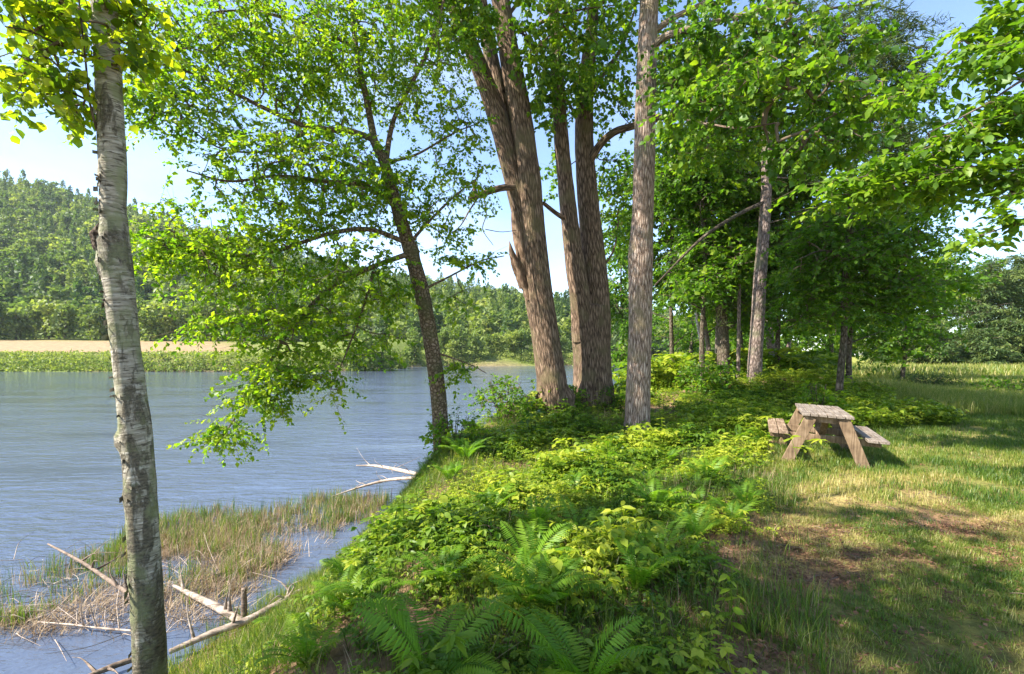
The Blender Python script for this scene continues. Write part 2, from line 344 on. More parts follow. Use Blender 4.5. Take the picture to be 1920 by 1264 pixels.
def ground_col(x, y):
    x, y = np.asarray(x, float), np.asarray(y, float)
    mix = lambda a, b, t: a * (1 - t[:, None]) + np.asarray(b) * t[:, None]
    c = np.tile(A(.19, .125, .075), (len(x), 1))                       # shaded forest soil and leaf litter
    t = sstep((x - lawn_x(y)) / .7 + .4 + (fbm(x * 2, y * 2) - .5))
    c = mix(c, (.145, .15, .04), t)                                     # lawn
    c = mix(c, (.33, .18, .115), t * bare(x, y))                        # needle litter
    c = mix(c, (.30, .25, .095), t * np.clip((fbm(x * 1.1 + 40, y * 1.3) - .5) * 4, 0, 1) * .6)
    c = mix(c, (.23, .24, .045), sstep((y - 17) / 6) * sstep((x - xw(y) - 6) / 3))   # sunny field
    d = x - xw(y)
    c = mix(c, (.20, .14, .095), sstep((1.3 - d) / 1.2))                 # muddy toe of the bank
    e = y - yf(x); far = (e > 0) & (d < 0)
    f = np.where(far, 1., 0.)
    fc = np.tile(A(.13, .17, .035), (len(x), 1))
    fc = mix(fc, (.29, .205, .12), sstep((e - 6 + 5 * (fbm(x * .05, y * .05) - .5)) / 5) * sstep((64 - e) / 3) * sstep((-.56 - x / np.maximum(y, 1) + .1 * (fbm(x * .04, y * .04) - .5)) / .06))
    return c * (1 - f[:, None]) + fc * f[:, None]
def lines(lo, hi, a, b, step, g=1.09):
    c = list(np.arange(a, b + 1e-6, step)); s = step; v = b
    while v < hi: s = min(s * g, 40); v += s; c.append(v)
    s = step; v = a; L = []
    while v > lo: s = min(s * g, 40); v -= s; L.append(v)
    return np.array(L[::-1] + c)
gx = lines(-900, 1000, -7, 13, .14); gy = lines(-120, 1500, -1, 18, .14, 1.075)
X, Y = np.meshgrid(gx, gy); X = X.ravel(); Y = Y.ravel()
nx, ny = len(gx), len(gy)
I = (np.arange(ny - 1)[:, None] * nx + np.arange(nx - 1)[None]).ravel()
GQ = np.stack([I, I + 1, I + nx + 1, I + nx], -1)
tag(mesh('ground', np.stack([X, Y, ground_z(X, Y)], -1), GQ, M['ground'], smooth=True, col=ground_col(X, Y)), kind='structure')
wx = np.array([-900, -300, -120, -60, -25, -10, 0, 20, 60, 200, 600.]); wy = np.array([-120, -20, 0, 10, 25, 60, 120, 200, 500, 1100.])
X, Y = np.meshgrid(wx, wy); X = X.ravel(); Y = Y.ravel(); nx = len(wx)
I = (np.arange(len(wy) - 1)[:, None] * nx + np.arange(nx - 1)[None]).ravel()
tag(mesh('river', np.stack([X, Y, np.full(len(X), WATER)], -1), np.stack([I, I + 1, I + nx + 1, I + nx], -1), M['water']), kind='structure')
# wooded hill across the river
CPX = [-1400, -500, -150, 0, 100, 180, 330, 500, 650, 750, 870, 1000, 1060, 1170, 1300, 1600, 2600]
CPY = [330, 300, 322, 336, 350, 373, 416, 460, 498, 518, 535, 548, 557, 578, 608, 636, 650]
def crest(px): return np.interp(px, CPX, CPY) + 19
def hill_z(x, y):
    px = 960 + F * x / y; Rr = 430 + .05 * (px - 200)
    c = EYE + (665 - crest(px)) / F * Rr
    t = (y - 160) / (Rr - 160)
    up = np.where(t < 1, np.clip(t, 0, 1) ** 1.1, 1 - .25 * np.clip(t - 1, 0, 2))
    return -5 + 9 * sstep(t * 14) + (c - 4) * up + 9 * (fbm(x * .02, y * .02) - .5) * np.clip(t * 3, 0, 1) * np.clip((1.15 - t) * 4, 0, 1)
hp = np.linspace(-1300, 1500, 120); hy = np.concatenate([np.linspace(158, 460, 60), np.linspace(475, 720, 14)])
PX, Y = np.meshgrid(hp, hy); X = (PX - 960) / F * Y; X = X.ravel(); Y = Y.ravel(); nx = len(hp)
I = (np.arange(len(hy) - 1)[:, None] * nx + np.arange(nx - 1)[None]).ravel()
tag(mesh('hill', np.stack([X, Y, hill_z(X, Y)], -1), np.stack([I, I + 1, I + nx + 1, I + nx], -1), M['hill'], smooth=True, col=np.tile(A(.045, .06, .022), (len(X), 1))), kind='structure')

# ---------------------------------------------------------------- foliage
def blob_points(rng, blobs, scale=1.0):
    """blobs: (px, py, depth, half width px, half height px, half depth m, twigs)"""
    P = []
    for px, py, d, rx, ry, rd, n in blobs:
        n = int(n * scale); u = nrm(rng.normal(size=(n, 3))) * (rng.random((n, 1)) ** .42)
        c = at(px, py, d)
        P.append(c + u * A(rx / F * d, rd, ry / F * d))
    return np.concatenate(P)
def ell_points(rng, c, r, n, p=.4):
    return np.asarray(c) + nrm(rng.normal(size=(n, 3))) * (rng.random((n, 1)) ** p) * np.asarray(r)
def grow(rng, skel, skel_r, targets):
    """each twig end hangs on the nearest node grown before it"""
    d = np.min(np.linalg.norm(targets[:, None] - skel[None], axis=2), 1) if len(targets) * len(skel) < 4e6 else np.array([np.min(np.linalg.norm(skel - t, axis=1)) for t in targets])
    T = targets[np.argsort(d)]
    N = np.empty((len(skel) + len(T), 3)); N[:len(skel)] = skel; par = np.full(len(N), -1); k = len(skel)
    for t in T:
        q = N[:k] - t; q = np.einsum('ij,ij->i', q, q); j = int(np.argmin(q)); N[k] = t; par[k] = j; k += 1
    cnt = np.ones(len(N))
    for i in range(len(N) - 1, len(skel) - 1, -1): cnt[par[i]] += cnt[i]
    return N, par, cnt, len(skel)
def crown(name, parent, origin, rng, skel, skel_r, targets, mat, L=.09, W=.055, per=18, twig=.5, droop=.35, upn=.7, flat=.6,
          r0=.0035, stem_mat=None, tint=(.5, .22), stems=True, oval=False, jit=.25):
    """branchlets + leaves as two parts"""
    N, par, cnt, ns = grow(rng, skel, skel_r, targets)
    a = N[par[ns:]]; b = N[ns:]; c = cnt[ns:]
    rr = r0 * np.sqrt(c); pr = np.where(par[ns:] >= ns, r0 * np.sqrt(cnt[par[ns:]]), rr * 1.25); pr = np.minimum(pr, rr * 1.5)
    bag = Bag()
    if stems:
        mid = (a + b) / 2 + rng.normal(size=a.shape) * np.linalg.norm(b - a, axis=1, keepdims=True) * .09 + A(0, 0, .05) * np.linalg.norm(b - a, axis=1, keepdims=True)
        for p0, p1, q0, q1 in ((a, mid, pr, (pr + rr) / 2), (mid, b, (pr + rr) / 2, rr)):
            V, Q = segs(p0, p1, q0, q1); bag.add(V, Q)
    n = len(b)
    dr = nrm(nrm(b - a) + rng.normal(size=(n, 3)) * .55); dr[:, 2] = dr[:, 2] * (1 - flat) - .12; dr = nrm(dr)
    tl = twig * (.6 + .8 * rng.random(n))
    if stems:
        V, Q = segs(b, b + dr * tl[:, None], np.full(n, r0), np.full(n, r0 * .4), 3); bag.add(V, Q)
        br = bag.build('branches', stem_mat or M['twig'], parent, origin)
    t = (np.arange(per)[None] + rng.random((n, per))) / per
    side = np.where(np.arange(per)[None] % 2 == 0, 1., -1.) * np.ones((n, 1))
    up = nrm(A(0, 0, 1) + rng.normal(size=(n, 3)) * .35)
    sd = nrm(np.cross(dr, up))
    B = b[:, None] + dr[:, None] * (t * 1.25 - .25)[..., None] * tl[:, None, None]
    B = B + rng.normal(size=B.shape) * L * jit - A(0, 0, 1) * (t ** 2)[..., None] * tl[:, None, None] * .25
    ax = dr[:, None] * .55 + sd[:, None] * side[..., None] * .85 + rng.normal(size=B.shape) * .4 - A(0, 0, 1) * droop
    ax = nrm(ax.reshape(-1, 3)); B = B.reshape(-1, 3)
    no = nrm(A(0, 0, 1) * upn + np.repeat(up, per, 0) * .3 + rng.normal(size=B.shape) * .55)
    sz = np.exp(rng.normal(size=len(B)) * .22)
    V, T = (oval_tris if oval else leaf_tris)(B, ax, no, L * sz, W * sz * (.85 + .3 * rng.random(len(B))))
    ti = np.clip(np.repeat(tint[0] + rng.normal(size=n) * tint[1] * .6, per) + rng.normal(size=len(B)) * tint[1] * .7, 0, 1)
    k = len(T) // len(B)
    return mesh('crown', V, T, mat, parent, origin, np.repeat(ti, k))
def path(pts, d0, d1=None):
    d1 = d0 if d1 is None else d1; n = len(pts)
    return np.array([at(p[0], p[1], d0 + (d1 - d0) * i / (n - 1)) for i, p in enumerate(pts)])
def wid(ws, d): return [w / 2 / F * d for w in ws]
def dens(P, step=.25):
    P = np.asarray(P); out = []
    for a, b in zip(P[:-1], P[1:]):
        k = max(1, int(np.linalg.norm(b - a) / step)); out.append(a + (b - a) * (np.arange(k) / k)[:, None])
    return np.concatenate(out + [P[-1:]])
def foot(p, sink=.12):
    p = np.array(p, float); return p
rng = np.random.default_rng(11)

# ---- foreground birch ------------------------------------------------------
d = 3.6
bp = path([(281, 1420), (281, 1264), (270, 1029), (256, 827), (234, 640), (220, 506), (212, 400), (212, 324), (204, 160), (195, 0), (186, -200), (172, -480), (150, -900)], d)
bp[0][2] = ground_z(bp[0][0], bp[0][1]) - .15
O = A(bp[0][0], bp[0][1], ground_z(bp[0][0], bp[0][1]))
birch = thing('birch_tree', O, 'tall foreground birch trunk with peeling pale bark, dark burls and yellow-green leaves at its top', 'tree')
bag = Bag()
bag.add(*(lambda v: (v[0], v[1], None, v[2]))(tube(bp, wid([60, 53, 50, 50, 45, 49, 41, 42, 42, 40, 37, 28, 13], d), 170, 48, .055, 3,
        bumps=[(at(176, 455, d - .03), .07, .075), (at(190, 490, d - .05), .09, .03), (at(226, 828, d - .03), .075, .03), (at(236, 935, d), .06, .025), (at(195, 330, d), .06, .012), (at(200, 395, d - .05), .04, .02), (at(246, 1085, d), .05, .018)])))
# loose curls of bark
cur = bag
for k in range(70):
    t = rng.random(); c = catmull(bp, 200)[int(10 + t * 130)]; rad = np.interp(c[2], [-1, .5, 2.4, 4], [.112, .106, .088, .086])
    th = rng.uniform(3.25, 4.5); dirv = A(math.cos(th), math.sin(th), 0); tv = A(-dirv[1], dirv[0], 0)
    w, h = rng.uniform(.02, .07), rng.uniform(.006, .022); lift = rng.uniform(.008, .028); b0 = c + dirv * (rad * .98)
    n_ = 5; s_ = np.linspace(0, 1, n_)
    row = lambda z: np.array([b0 + tv * (w * q) + dirv * (lift * q ** 2 - .05 * w * q) + A(0, 0, z + .3 * h * math.sin(q * 5)) for q in s_])
    V = np.vstack([row(-h), row(h)]); j = np.arange(n_ - 1)
    cur.add(V, np.stack([j, j + 1, j + n_ + 1, j + n_], -1))
bag.build('trunk', M['birch_bark'], birch, O, True)
for i, (px, py, ln_, rad) in enumerate([(186, 452, 34, .05), (202, 505, 60, .045), (236, 835, 30, .048), (245, 937, 26, .045), (202, 352, 40, .03)]):
    bb = Bag(); q = path([(px - 1, py - ln_), (px, py - ln_ * .4), (px + 3, py + ln_ * .4), (px + 8, py + ln_)], d - .035); addtube(bb, q, [.004, rad, rad * .85, .004], 40, 28, .22, 900 + i); bb.build('burl', M['burl'], birch, O, True)
bl = [path([(182, 245), (168, 190), (160, 110), (150, 20), (140, -80)], 3.55, 3.2), path([(190, 120), (120, 90), (60, 60), (10, 50)], 3.5, 3.0), path([(186, 200), (120, 170), (70, 190), (30, 160)], 3.55, 3.3),
      np.array([at(190, -200, 3.6), A(-3.4, 2.6, 5.6), A(-4.4, 1.2, 6.3), A(-5.6, .2, 6.8)]), np.array([at(172, -480, 3.6), A(-3.2, 2.8, 7.2), A(-3.8, 2.0, 8.4)])]
lb = Limbs()
for i, q in enumerate(bl): v = tube(q, [.009, .006, .004] if i < 3 else [.03, .018, .008], 14, 6, .02, i); lb.add(v[0], v[1], None, v[2])
lb.build('limb', M['twig'], birch, O)
sk = np.concatenate([dens(q, .12) for q in bl])
tg = blob_points(rng, [(110, 60, 3.3, 85, 75, .35, 50), (70, 150, 3.3, 65, 60, .3, 36), (130, 200, 3.45, 40, 50, .25, 26), (60, 10, 3.2, 70, 40, .3, 26), (150, 20, 3.5, 60, 60, .3, 30), (250, 40, 3.7, 36, 60, .3, 26), (262, 130, 3.8, 26, 50, .25, 16),
                       ])
tg = np.concatenate([tg, ell_points(rng, (-5.2, .2, 6.8), (1.9, 1.2, 1.3), 260), *[ell_points(rng, A(-3.2, 2.7, 7.2) + rng.normal(size=3) * A(1.6, .75, .9), (.8, .3, .3), 42) for _ in range(4)]])  # unseen upper crown, placed and clumped to shade the foreground and dapple the lawn
crown('c', birch, O, rng, sk, None, tg, M['leaf_birch'], .062, .05, 9, .2, .45, .5, .5, .0022, oval=True, tint=(.5, .3))

# ---- leaning tree over the water --------------------------------------------
d = 8.4
tp = path([(832, 900), (828, 835), (822, 740), (808, 640), (790, 545), (768, 465), (745, 390), (722, 310), (700, 262)], 8.4, 8.2)
O = tp[0].copy(); O[2] = ground_z(O[0], O[1]); tp[0][2] = O[2] - .2
elm = thing('leaning_tree', O, 'dark-barked tree leaning left over the river, leafy branches drooping to the water', 'tree')
tb = Bag()
addtube(tb, tp, wid([40, 31, 29, 28, 29, 26, 22, 19, 15], d), 70, 22, .05, 7, bumps=[(at(775, 470, 8.2), .12, .05), (at(748, 400, 8.2), .1, .03)])
lim = [(path([(700, 262), (660, 247), (580, 238), (500, 205), (420, 165), (340, 130), (255, 112)], 8.2, 7.2), [12, 11, 10, 8, 6, 4, 2]),
       (path([(702, 265), (688, 190), (668, 90), (655, -40), (640, -260)], 8.2, 8.4), [15, 12, 10, 8, 4]),
       (path([(722, 310), (740, 220), (790, 120), (830, 10), (850, -150)], 8.3, 9.2), [12, 9, 8, 6, 3]),
       (path([(745, 392), (690, 350), (610, 340), (520, 330), (430, 340), (350, 320)], 8.2, 7.0), [10, 9, 8, 6, 4, 2]),
       (path([(762, 455), (690, 430), (610, 440), (520, 470), (430, 480), (340, 460)], 8.2, 7.0), [10, 9, 8, 6, 4, 2]),
       (path([(770, 475), (700, 500), (620, 540), (550, 610), (500, 690), (450, 770), (410, 830)], 8.2, 6.8), [11, 9, 8, 6, 5, 3, 2]),
       (path([(765, 460), (800, 420), (850, 370), (900, 330)], 8.2, 8.8), [8, 6, 4, 2]),
       (path([(790, 545), (840, 520), (900, 490), (945, 480)], 8.2, 8.4), [6, 4, 3, 2]),
       (path([(812, 660), (850, 672), (885, 685), (912, 700)], 8.3, 8.0), [5, 3, 2, 1.5]),
       (path([(700, 510), (680, 580), (650, 660), (620, 730)], 8.0, 7.2), [6, 4, 3, 2]),
       (path([(580, 238), (520, 280), (420, 280), (340, 230)], 7.9, 7.4), [6, 5, 3, 2]),
       (path([(668, 90), (560, 40), (440, 20), (330, 40)], 8.4, 7.4), [8, 6, 4, 2]),
       (path([(720, 305), (780, 290), (850, 250), (900, 230)], 8.2, 9), [7, 5, 3, 2])]
lb = Limbs()
for i, (q, w) in enumerate(lim): addtube(lb, q, wid(w, 8), 26, 8, .05, 20 + i)
tb.build('trunk', M['elm_bark'], elm, O, True); lb.build('limb', M['elm_bark'], elm, O, True)
sk = np.concatenate([dens(q, .15) for q, w in lim] + [dens(tp[4:], .2)])
EB = [(560, 110, 7.9, 190, 120, 1.2, 330), (400, 60, 7.6, 140, 90, .9, 150), (350, 190, 7.3, 110, 70, .7, 110), (720, 120, 8.4, 150, 130, 1.2, 210), (840, 90, 8.9, 70, 90, .9, 60), (860, 240, 8.8, 60, 50, .6, 55),
      (560, 330, 7.7, 190, 110, 1.1, 330), (440, 480, 7.2, 140, 100, .8, 140), (350, 460, 7.1, 80, 55, .5, 60), (330, 390, 7, 30, 20, .3, 10), (610, 500, 7.7, 150, 100, .9, 140), (470, 600, 7.2, 120, 60, .7, 84), (600, 620, 7.5, 90, 55, .6, 60),
      (540, 690, 7.1, 80, 40, .5, 60), (470, 735, 7.0, 50, 40, .4, 38), (420, 815, 6.9, 36, 28, .3, 26), (520, 745, 7.0, 25, 40, .3, 16), (625, 715, 7.2, 20, 45, .3, 16), (790, 400, 8.4, 110, 70, .7, 100), (870, 330, 8.8, 60, 40, .5, 30), (885, 490, 8.4, 60, 18, .4, 26),
      (720, 540, 8, 60, 50, .5, 40), (868, 690, 8.1, 40, 10, .25, 14), (700, 330, 8.2, 100, 60, .7, 70), (600, -150, 8.2, 260, 140, 1.4, 200), (280, 90, 7.2, 60, 80, .6, 60), (265, 200, 7.0, 30, 50, .4, 26), (520, -330, 7.8, 280, 160, 1.6, 240), (760, -260, 8.4, 200, 150, 1.4, 160), (300, 470, 6.9, 40, 40, .4, 22), (720, 640, 8.0, 50, 24, .4, 16), (850, 560, 8.2, 30, 20, .3, 8)]
crown('c', elm, O, rng, sk, None, blob_points(rng, EB, .98), M['leaf_elm'], .066, .044, 26, .42, .5, .6, .55, .003, tint=(.68, .28))

# ---- broken multi-stemmed maple ---------------------------------------------
d = 11.0
p1 = path([(1044, 800), (1040, 752), (1032, 700), (1018, 630), (1002, 540), (990, 450), (972, 370), (955, 300), (936, 230), (908, 150), (876, 70), (838, -20), (790, -160), (740, -330)], d, 10.6)
O = p1[0].copy(); O[2] = ground_z(O[0], O[1]); p1[0][2] = O[2] - .2
mp1 = thing('maple_tree', O, 'old maple with torn split trunk and broken limb, stems leaning left from one base', 'tree')
b = Bag()
addtube(b, p1, wid([104, 66, 50, 42, 40, 40, 38, 38, 38, 34, 30, 26, 19, 10], d), 90, 30, .08, 31, bumps=[(at(1050, 628, 10.9), .12, .06), (at(1065, 745, 10.8), .18, .1), (at(1010, 745, 10.8), .15, .08)])
p2 = path([(1044, 790), (1036, 700), (1021, 600), (1008, 500), (1000, 420), (993, 340), (983, 265), (970, 180), (952, 80), (936, -20), (912, -180), (890, -360)], 10.75, 10.5)
addtube(b, p2, wid([52, 46, 43, 41, 39, 42, 40, 40, 36, 32, 22, 10], d), 90, 28, .07, 32, bumps=[(at(975, 145, 10.4), .1, .05), (at(998, 310, 10.4), .08, .04)])
p3 = path([(955, 270), (940, 190), (922, 110), (905, 20), (890, -90), (860, -300)], 11.2, 11.6)
addtube(b, p3, wid([34, 32, 28, 24, 18, 8], d), 40, 18, .06, 33)
b.build('trunk', M['maple_bark'], mp1, O, True)
tw = Bag()
for i, (pp, r) in enumerate([([(996, 560), (978, 520), (961, 478), (955, 452)], [.13, .12, .07, .006]), ([(988, 520), (976, 460), (965, 410), (962, 386)], [.12, .13, .07, .005]), ([(980, 540), (966, 505), (955, 478)], [.08, .06, .004]), ([(984, 480), (972, 430), (967, 398)], [.09, .07, .006]), ([(992, 520), (980, 470), (975, 430)], [.12, .10, .02])]):
    addtube(tw, path(pp, 10.8, 10.62), r, 26, 14, .3, 60 + i)
tw.build('torn_wood', M['torn_wood'], mp1, O)
br = Bag()
addtube(br, path([(972, 352), (945, 352), (915, 360), (880, 374)], 10.7, 10.2), wid([13, 12, 11, 10], d), 16, 10, .08, 40)
addtube(br, path([(893, 368), (890, 352), (891, 338)], 10.25, 10.2), wid([7, 7, 5], d), 8, 8, .1, 41)
addtube(br, path([(900, 365), (880, 395), (862, 425), (840, 440)], 10.2, 9.9), wid([3, 3, 2, 1], d), 12, 5, .05, 42)
addtube(br, path([(905, 362), (912, 400), (905, 430), (925, 460)], 10.2, 10.1), wid([2.2, 2, 1.6, 1], d), 12, 5, .05, 43)
addtube(br, path([(910, 430), (940, 435), (968, 432)], 10.2, 10.4), wid([1.6, 1.4, 1], d), 8, 5, .05, 44)
br.build('broken_limb', M['maple_bark'], mp1, O, True)
lim = [path([(975, 60), (1020, 40), (1080, 20), (1150, 10)], 10.5, 9.5), path([(890, 95), (840, 60), (790, 10), (740, -40)], 10.8, 10), path([(945, 40), (985, -20), (1020, -120)], 10.5, 11), path([(840, -20), (760, -90), (660, -150)], 10.6, 10.2), path([(905, 60), (880, 40), (850, 50)], 10.6, 9.8),
       path([(912, -180), (1000, -260), (1100, -330)], 10.5, 11.5), path([(790, -160), (850, -280), (900, -420)], 10.6, 11.5)]
lb = Limbs()
for i, q in enumerate(lim): addtube(lb, q, [.05, .035, .02, .01], 18, 7, .05, 50 + i)
lb.build('limb', M['maple_bark'], mp1, O, True)
sk = np.concatenate([dens(q, .2) for q in lim] + [dens(p1[10:], .3), dens(p2[9:], .3)])
crown('c', mp1, O, rng, sk, None, blob_points(rng, [(1040, 40, 10, 90, 60, 1.2, 80), (860, 30, 9.8, 70, 50, .8, 60), (780, 10, 9.8, 80, 60, .8, 60), (900, 50, 9.4, 40, 30, .4, 26), (1010, 130, 10.2, 45, 60, .8, 28), (1090, 130, 10.4, 60, 70, 1.0, 40), (1020, 200, 10.8, 30, 40, .5, 20), (900, -250, 10.8, 330, 170, 2.2, 300), (1050, -330, 11.5, 250, 160, 2, 160)]),
      M['leaf_maple'], .092, .08, 19, .45, .45, .5, .5, .004, tint=(.6, .27), oval=True)

# ---- two-stemmed maple --------------------------------------------------------
d = 11.8
q0 = path([(1113, 790), (1112, 735), (1110, 680), (1106, 620), (1104, 575)], d)
O = q0[0].copy(); O[2] = ground_z(O[0], O[1]); q0[0][2] = O[2] - .2
mp2 = thing('maple_tree', O, 'thick maple forking into two upright stems, right behind the torn trunk', 'tree')
b = Bag()
addtube(b, q0, wid([100, 76, 70, 68, 60], d), 40, 30, .06, 70, bumps=[(at(1085, 735, 11.5), .2, .08), (at(1140, 735, 11.5), .2, .08)])
qa = path([(1096, 640), (1090, 575), (1080, 510), (1070, 430), (1061, 350), (1053, 270), (1048, 190), (1042, 90), (1036, -20), (1020, -250)], 11.7, 11.4)
addtube(b, qa, wid([44, 40, 36, 32, 29, 27, 25, 22, 18, 6], d), 70, 22, .06, 71)
qb = path([(1120, 640), (1120, 570), (1114, 490), (1106, 410), (1099, 330), (1095, 260), (1097, 190), (1104, 110), (1112, 20), (1125, -230)], 11.9, 11.9)
addtube(b, qb, wid([50, 46, 42, 40, 37, 35, 32, 26, 20, 6], d), 70, 24, .06, 72)
b.build('trunk', M['maple_bark'], mp2, O, True)
lim = [(path([(1104, 305), (1125, 272), (1152, 248), (1190, 236), (1260, 214), (1335, 188), (1430, 196), (1545, 212)], 11.8, 10.5), [16, 15, 14, 13, 11, 9, 7, 3]),
       (path([(1061, 412), (1040, 398), (1018, 380)], 11.5, 11.2), [9, 8, 7]), (path([(1335, 188), (1400, 172), (1470, 185), (1560, 160)], 10.9, 10), [6, 5, 4, 2]),
       (path([(1097, 200), (1130, 140), (1165, 90), (1190, 20)], 11.9, 12.6), [12, 9, 7, 4]), (path([(1047, 170), (1010, 110), (985, 60)], 11.4, 12), [8, 6, 3]),
       (path([(1116, 520), (1150, 470), (1160, 410)], 12, 12.8), [6, 4, 2]), (path([(1098, 250), (1060, 180), (1040, 120)], 12, 12.8), [7, 5, 3]), (path([(1112, 20), (1200, -60), (1320, -120)], 11.9, 11), [10, 7, 3])]
lb = Limbs()
for i, (q, w) in enumerate(lim): addtube(lb, q, wid(w, 11.5), 26, 9, .06, 80 + i)
lb.build('limb', M['maple_bark'], mp2, O, True)
sk = np.concatenate([dens(q, .2) for q, w in lim] + [dens(qa[6:], .3), dens(qb[6:], .3)])
crown('c', mp2, O, rng, sk, None, blob_points(rng, [(1140, 60, 12, 90, 80, 1.4, 84), (1060, 170, 11.8, 60, 50, .9, 36), (1140, 190, 11.6, 60, 60, .8, 38), (1290, 120, 11, 100, 70, 1.2, 120), (1400, 160, 10.6, 120, 60, 1, 130), (1500, 200, 10.4, 90, 50, .9, 80), (1350, 260, 11, 110, 50, .9, 70), (1160, 330, 12.6, 45, 60, .7, 36), (1150, 430, 12.8, 40, 60, .7, 36), (1050, 330, 12.4, 24, 50, .5, 12), (1200, -150, 11.5, 330, 140, 2.2, 280), (1050, -230, 12, 200, 120, 2, 120)]),
      M['leaf_maple'], .092, .08, 19, .45, .45, .5, .5, .004, tint=(.56, .27), oval=True)

# ---- straight pale-trunked tree -------------------------------------------------
d = 9.0
s1 = path([(1193, 840), (1195, 785), (1197, 720), (1200, 640), (1201, 560), (1201, 480), (1205, 400), (1208, 300), (1210, 200), (1213, 100), (1217, 0), (1222, -150), (1230, -420)], d)
O = s1[0].copy(); O[2] = ground_z(O[0], O[1]); s1[0][2] = O[2] - .2
st = thing('maple_tree', O, 'straight single trunk of pale ridged bark nearest the picnic table, standing in undergrowth', 'tree')
b = Bag(); addtube(b, s1, wid([60, 47, 44, 42, 43, 45, 39, 39, 38, 36, 34, 28, 10], d), 90, 30, .035, 90, bumps=[(at(1220, 480, 8.8), .1, .03), (at(1190, 370, 8.8), .08, .02)])
b.build('trunk', M['pale_bark'], st, O, True)
lim = [(path([(1222, 95), (1245, 70), (1300, 52), (1390, 30), (1490, 5)], 9, 7.6), [15, 14, 11, 8, 4]), (path([(1224, 62), (1260, 35), (1320, 5), (1390, -40)], 9, 8.4), [12, 10, 8, 4]),
       (path([(1225, 215), (1290, 225), (1380, 240), (1460, 230)], 8.9, 7), [5, 4, 3, 2]), (path([(1220, -100), (1120, -180), (1000, -240)], 9, 8.4), [12, 9, 4]), (path([(1218, -40), (1400, -160), (1600, -220)], 9, 8), [12, 9, 4])]
lb = Limbs()
for i, (q, w) in enumerate(lim): addtube(lb, q, wid(w, 9), 26, 9, .06, 95 + i)
lb.build('limb', M['pale_bark'], st, O, True)
sk = np.concatenate([dens(q, .2) for q, w in lim])
crown('c', st, O, rng, sk, None, blob_points(rng, [(1330, 70, 8, 90, 50, .7, 60), (1450, 60, 7.6, 90, 60, .8, 66), (1320, 200, 7.2, 90, 40, .5, 40), (1430, 150, 7.0, 110, 50, .6, 56), (1540, 110, 7.2, 100, 50, .7, 60), (1600, 190, 7.0, 90, 40, .6, 50), (1520, 280, 7.2, 100, 40, .6, 50), (1260, 130, 8.4, 40, 60, .5, 24), (1350, -150, 8.4, 420, 120, 1.8, 240), (1130, -250, 8.6, 260, 140, 1.5, 130)]),
      M['leaf_maple'], .09, .078, 16, .4, .6, .4, .4, .004, tint=(.5, .25), oval=True)

# ---- grey-trunked pine ------------------------------------------------------------
d = 15.5
g1 = path([(1412, 770), (1413, 735), (1417, 660), (1421, 590), (1425, 520), (1432, 440), (1437, 350), (1438, 250), (1440, 150), (1440, 0), (1442, -200), (1446, -480)], d)
O = g1[0].copy(); O[2] = ground_z(O[0], O[1]); g1[0][2] = O[2] - .2
pn = thing('pine_tree', O, 'grey-barked pine trunk left of and behind the picnic table, bare lower branches', 'tree')
b = Bag(); addtube(b, g1, wid([34, 26, 24, 23, 22, 20, 18, 17, 15, 13, 10, 3], d), 80, 22, .05, 110, bumps=[(at(1430, 440, 15.2), .12, .05), (at(1418, 545, 15.2), .12, .05)])
b.build('trunk', M['grey_bark'], pn, O, True)
lim = [(path([(1432, 380), (1385, 402), (1315, 448), (1228, 535)], 15.5, 14.6), [8, 7, 6, 3]), (path([(1440, 332), (1475, 334), (1515, 338)], 15.4, 15), [4, 3, 2]), (path([(1438, 240), (1500, 215), (1580, 200), (1650, 215)], 15.5, 14.6), [6, 5, 4, 2]),
       (path([(1440, 100), (1530, 70), (1640, 60), (1720, 90)], 15.5, 14.6), [7, 6, 4, 2]), (path([(1440, 60), (1540, 20), (1640, 10), (1700, 30)], 15.5, 15), [6, 5, 3, 2]), (path([(1438, 420), (1470, 412), (1510, 418)], 15.4, 15), [3, 2.5, 1.5]), (path([(1440, 160), (1380, 130), (1300, 120)], 15.5, 15.8), [5, 4, 2]),
       (path([(1441, -100), (1540, -160), (1680, -190)], 15.5, 15), [6, 4, 2]), (path([(1441, -60), (1330, -120), (1240, -140)], 15.5, 16), [6, 4, 2]), (path([(1640, 60), (1680, 40), (1695, -30)], 14.8, 14.6), [3, 2, 1.2])]
lb = Limbs()
for i, (q, w) in enumerate(lim): addtube(lb, q, wid(w, 15), 20, 7, .06, 115 + i)
lb.build('limb', M['dark_bark'], pn, O, True)
sk = np.concatenate([dens(q, .3) for q, w in lim])
crown('c', pn, O, rng, sk, None, blob_points(rng, [(1640, 60, 14.8, 110, 40, 1, 90), (1610, 200, 14.8, 90, 24, .8, 60), (1680, 100, 14.6, 70, 30, .8, 50), (1560, 30, 15, 90, 30, 1, 60), (1330, 120, 15.8, 70, 30, .9, 50), (1700, 150, 14.6, 60, 30, .6, 60), (1600, 130, 14.6, 120, 40, 1, 110), (1660, 260, 14.4, 70, 30, .7, 60), (1540, -180, 15.2, 260, 120, 2, 170), (1350, -140, 15.8, 160, 80, 1.5, 80)]),
      M['needles'], .17, .026, 34, .5, .05, .3, .3, .004, stem_mat=M['dark_bark'], tint=(.45, .25), jit=.15)

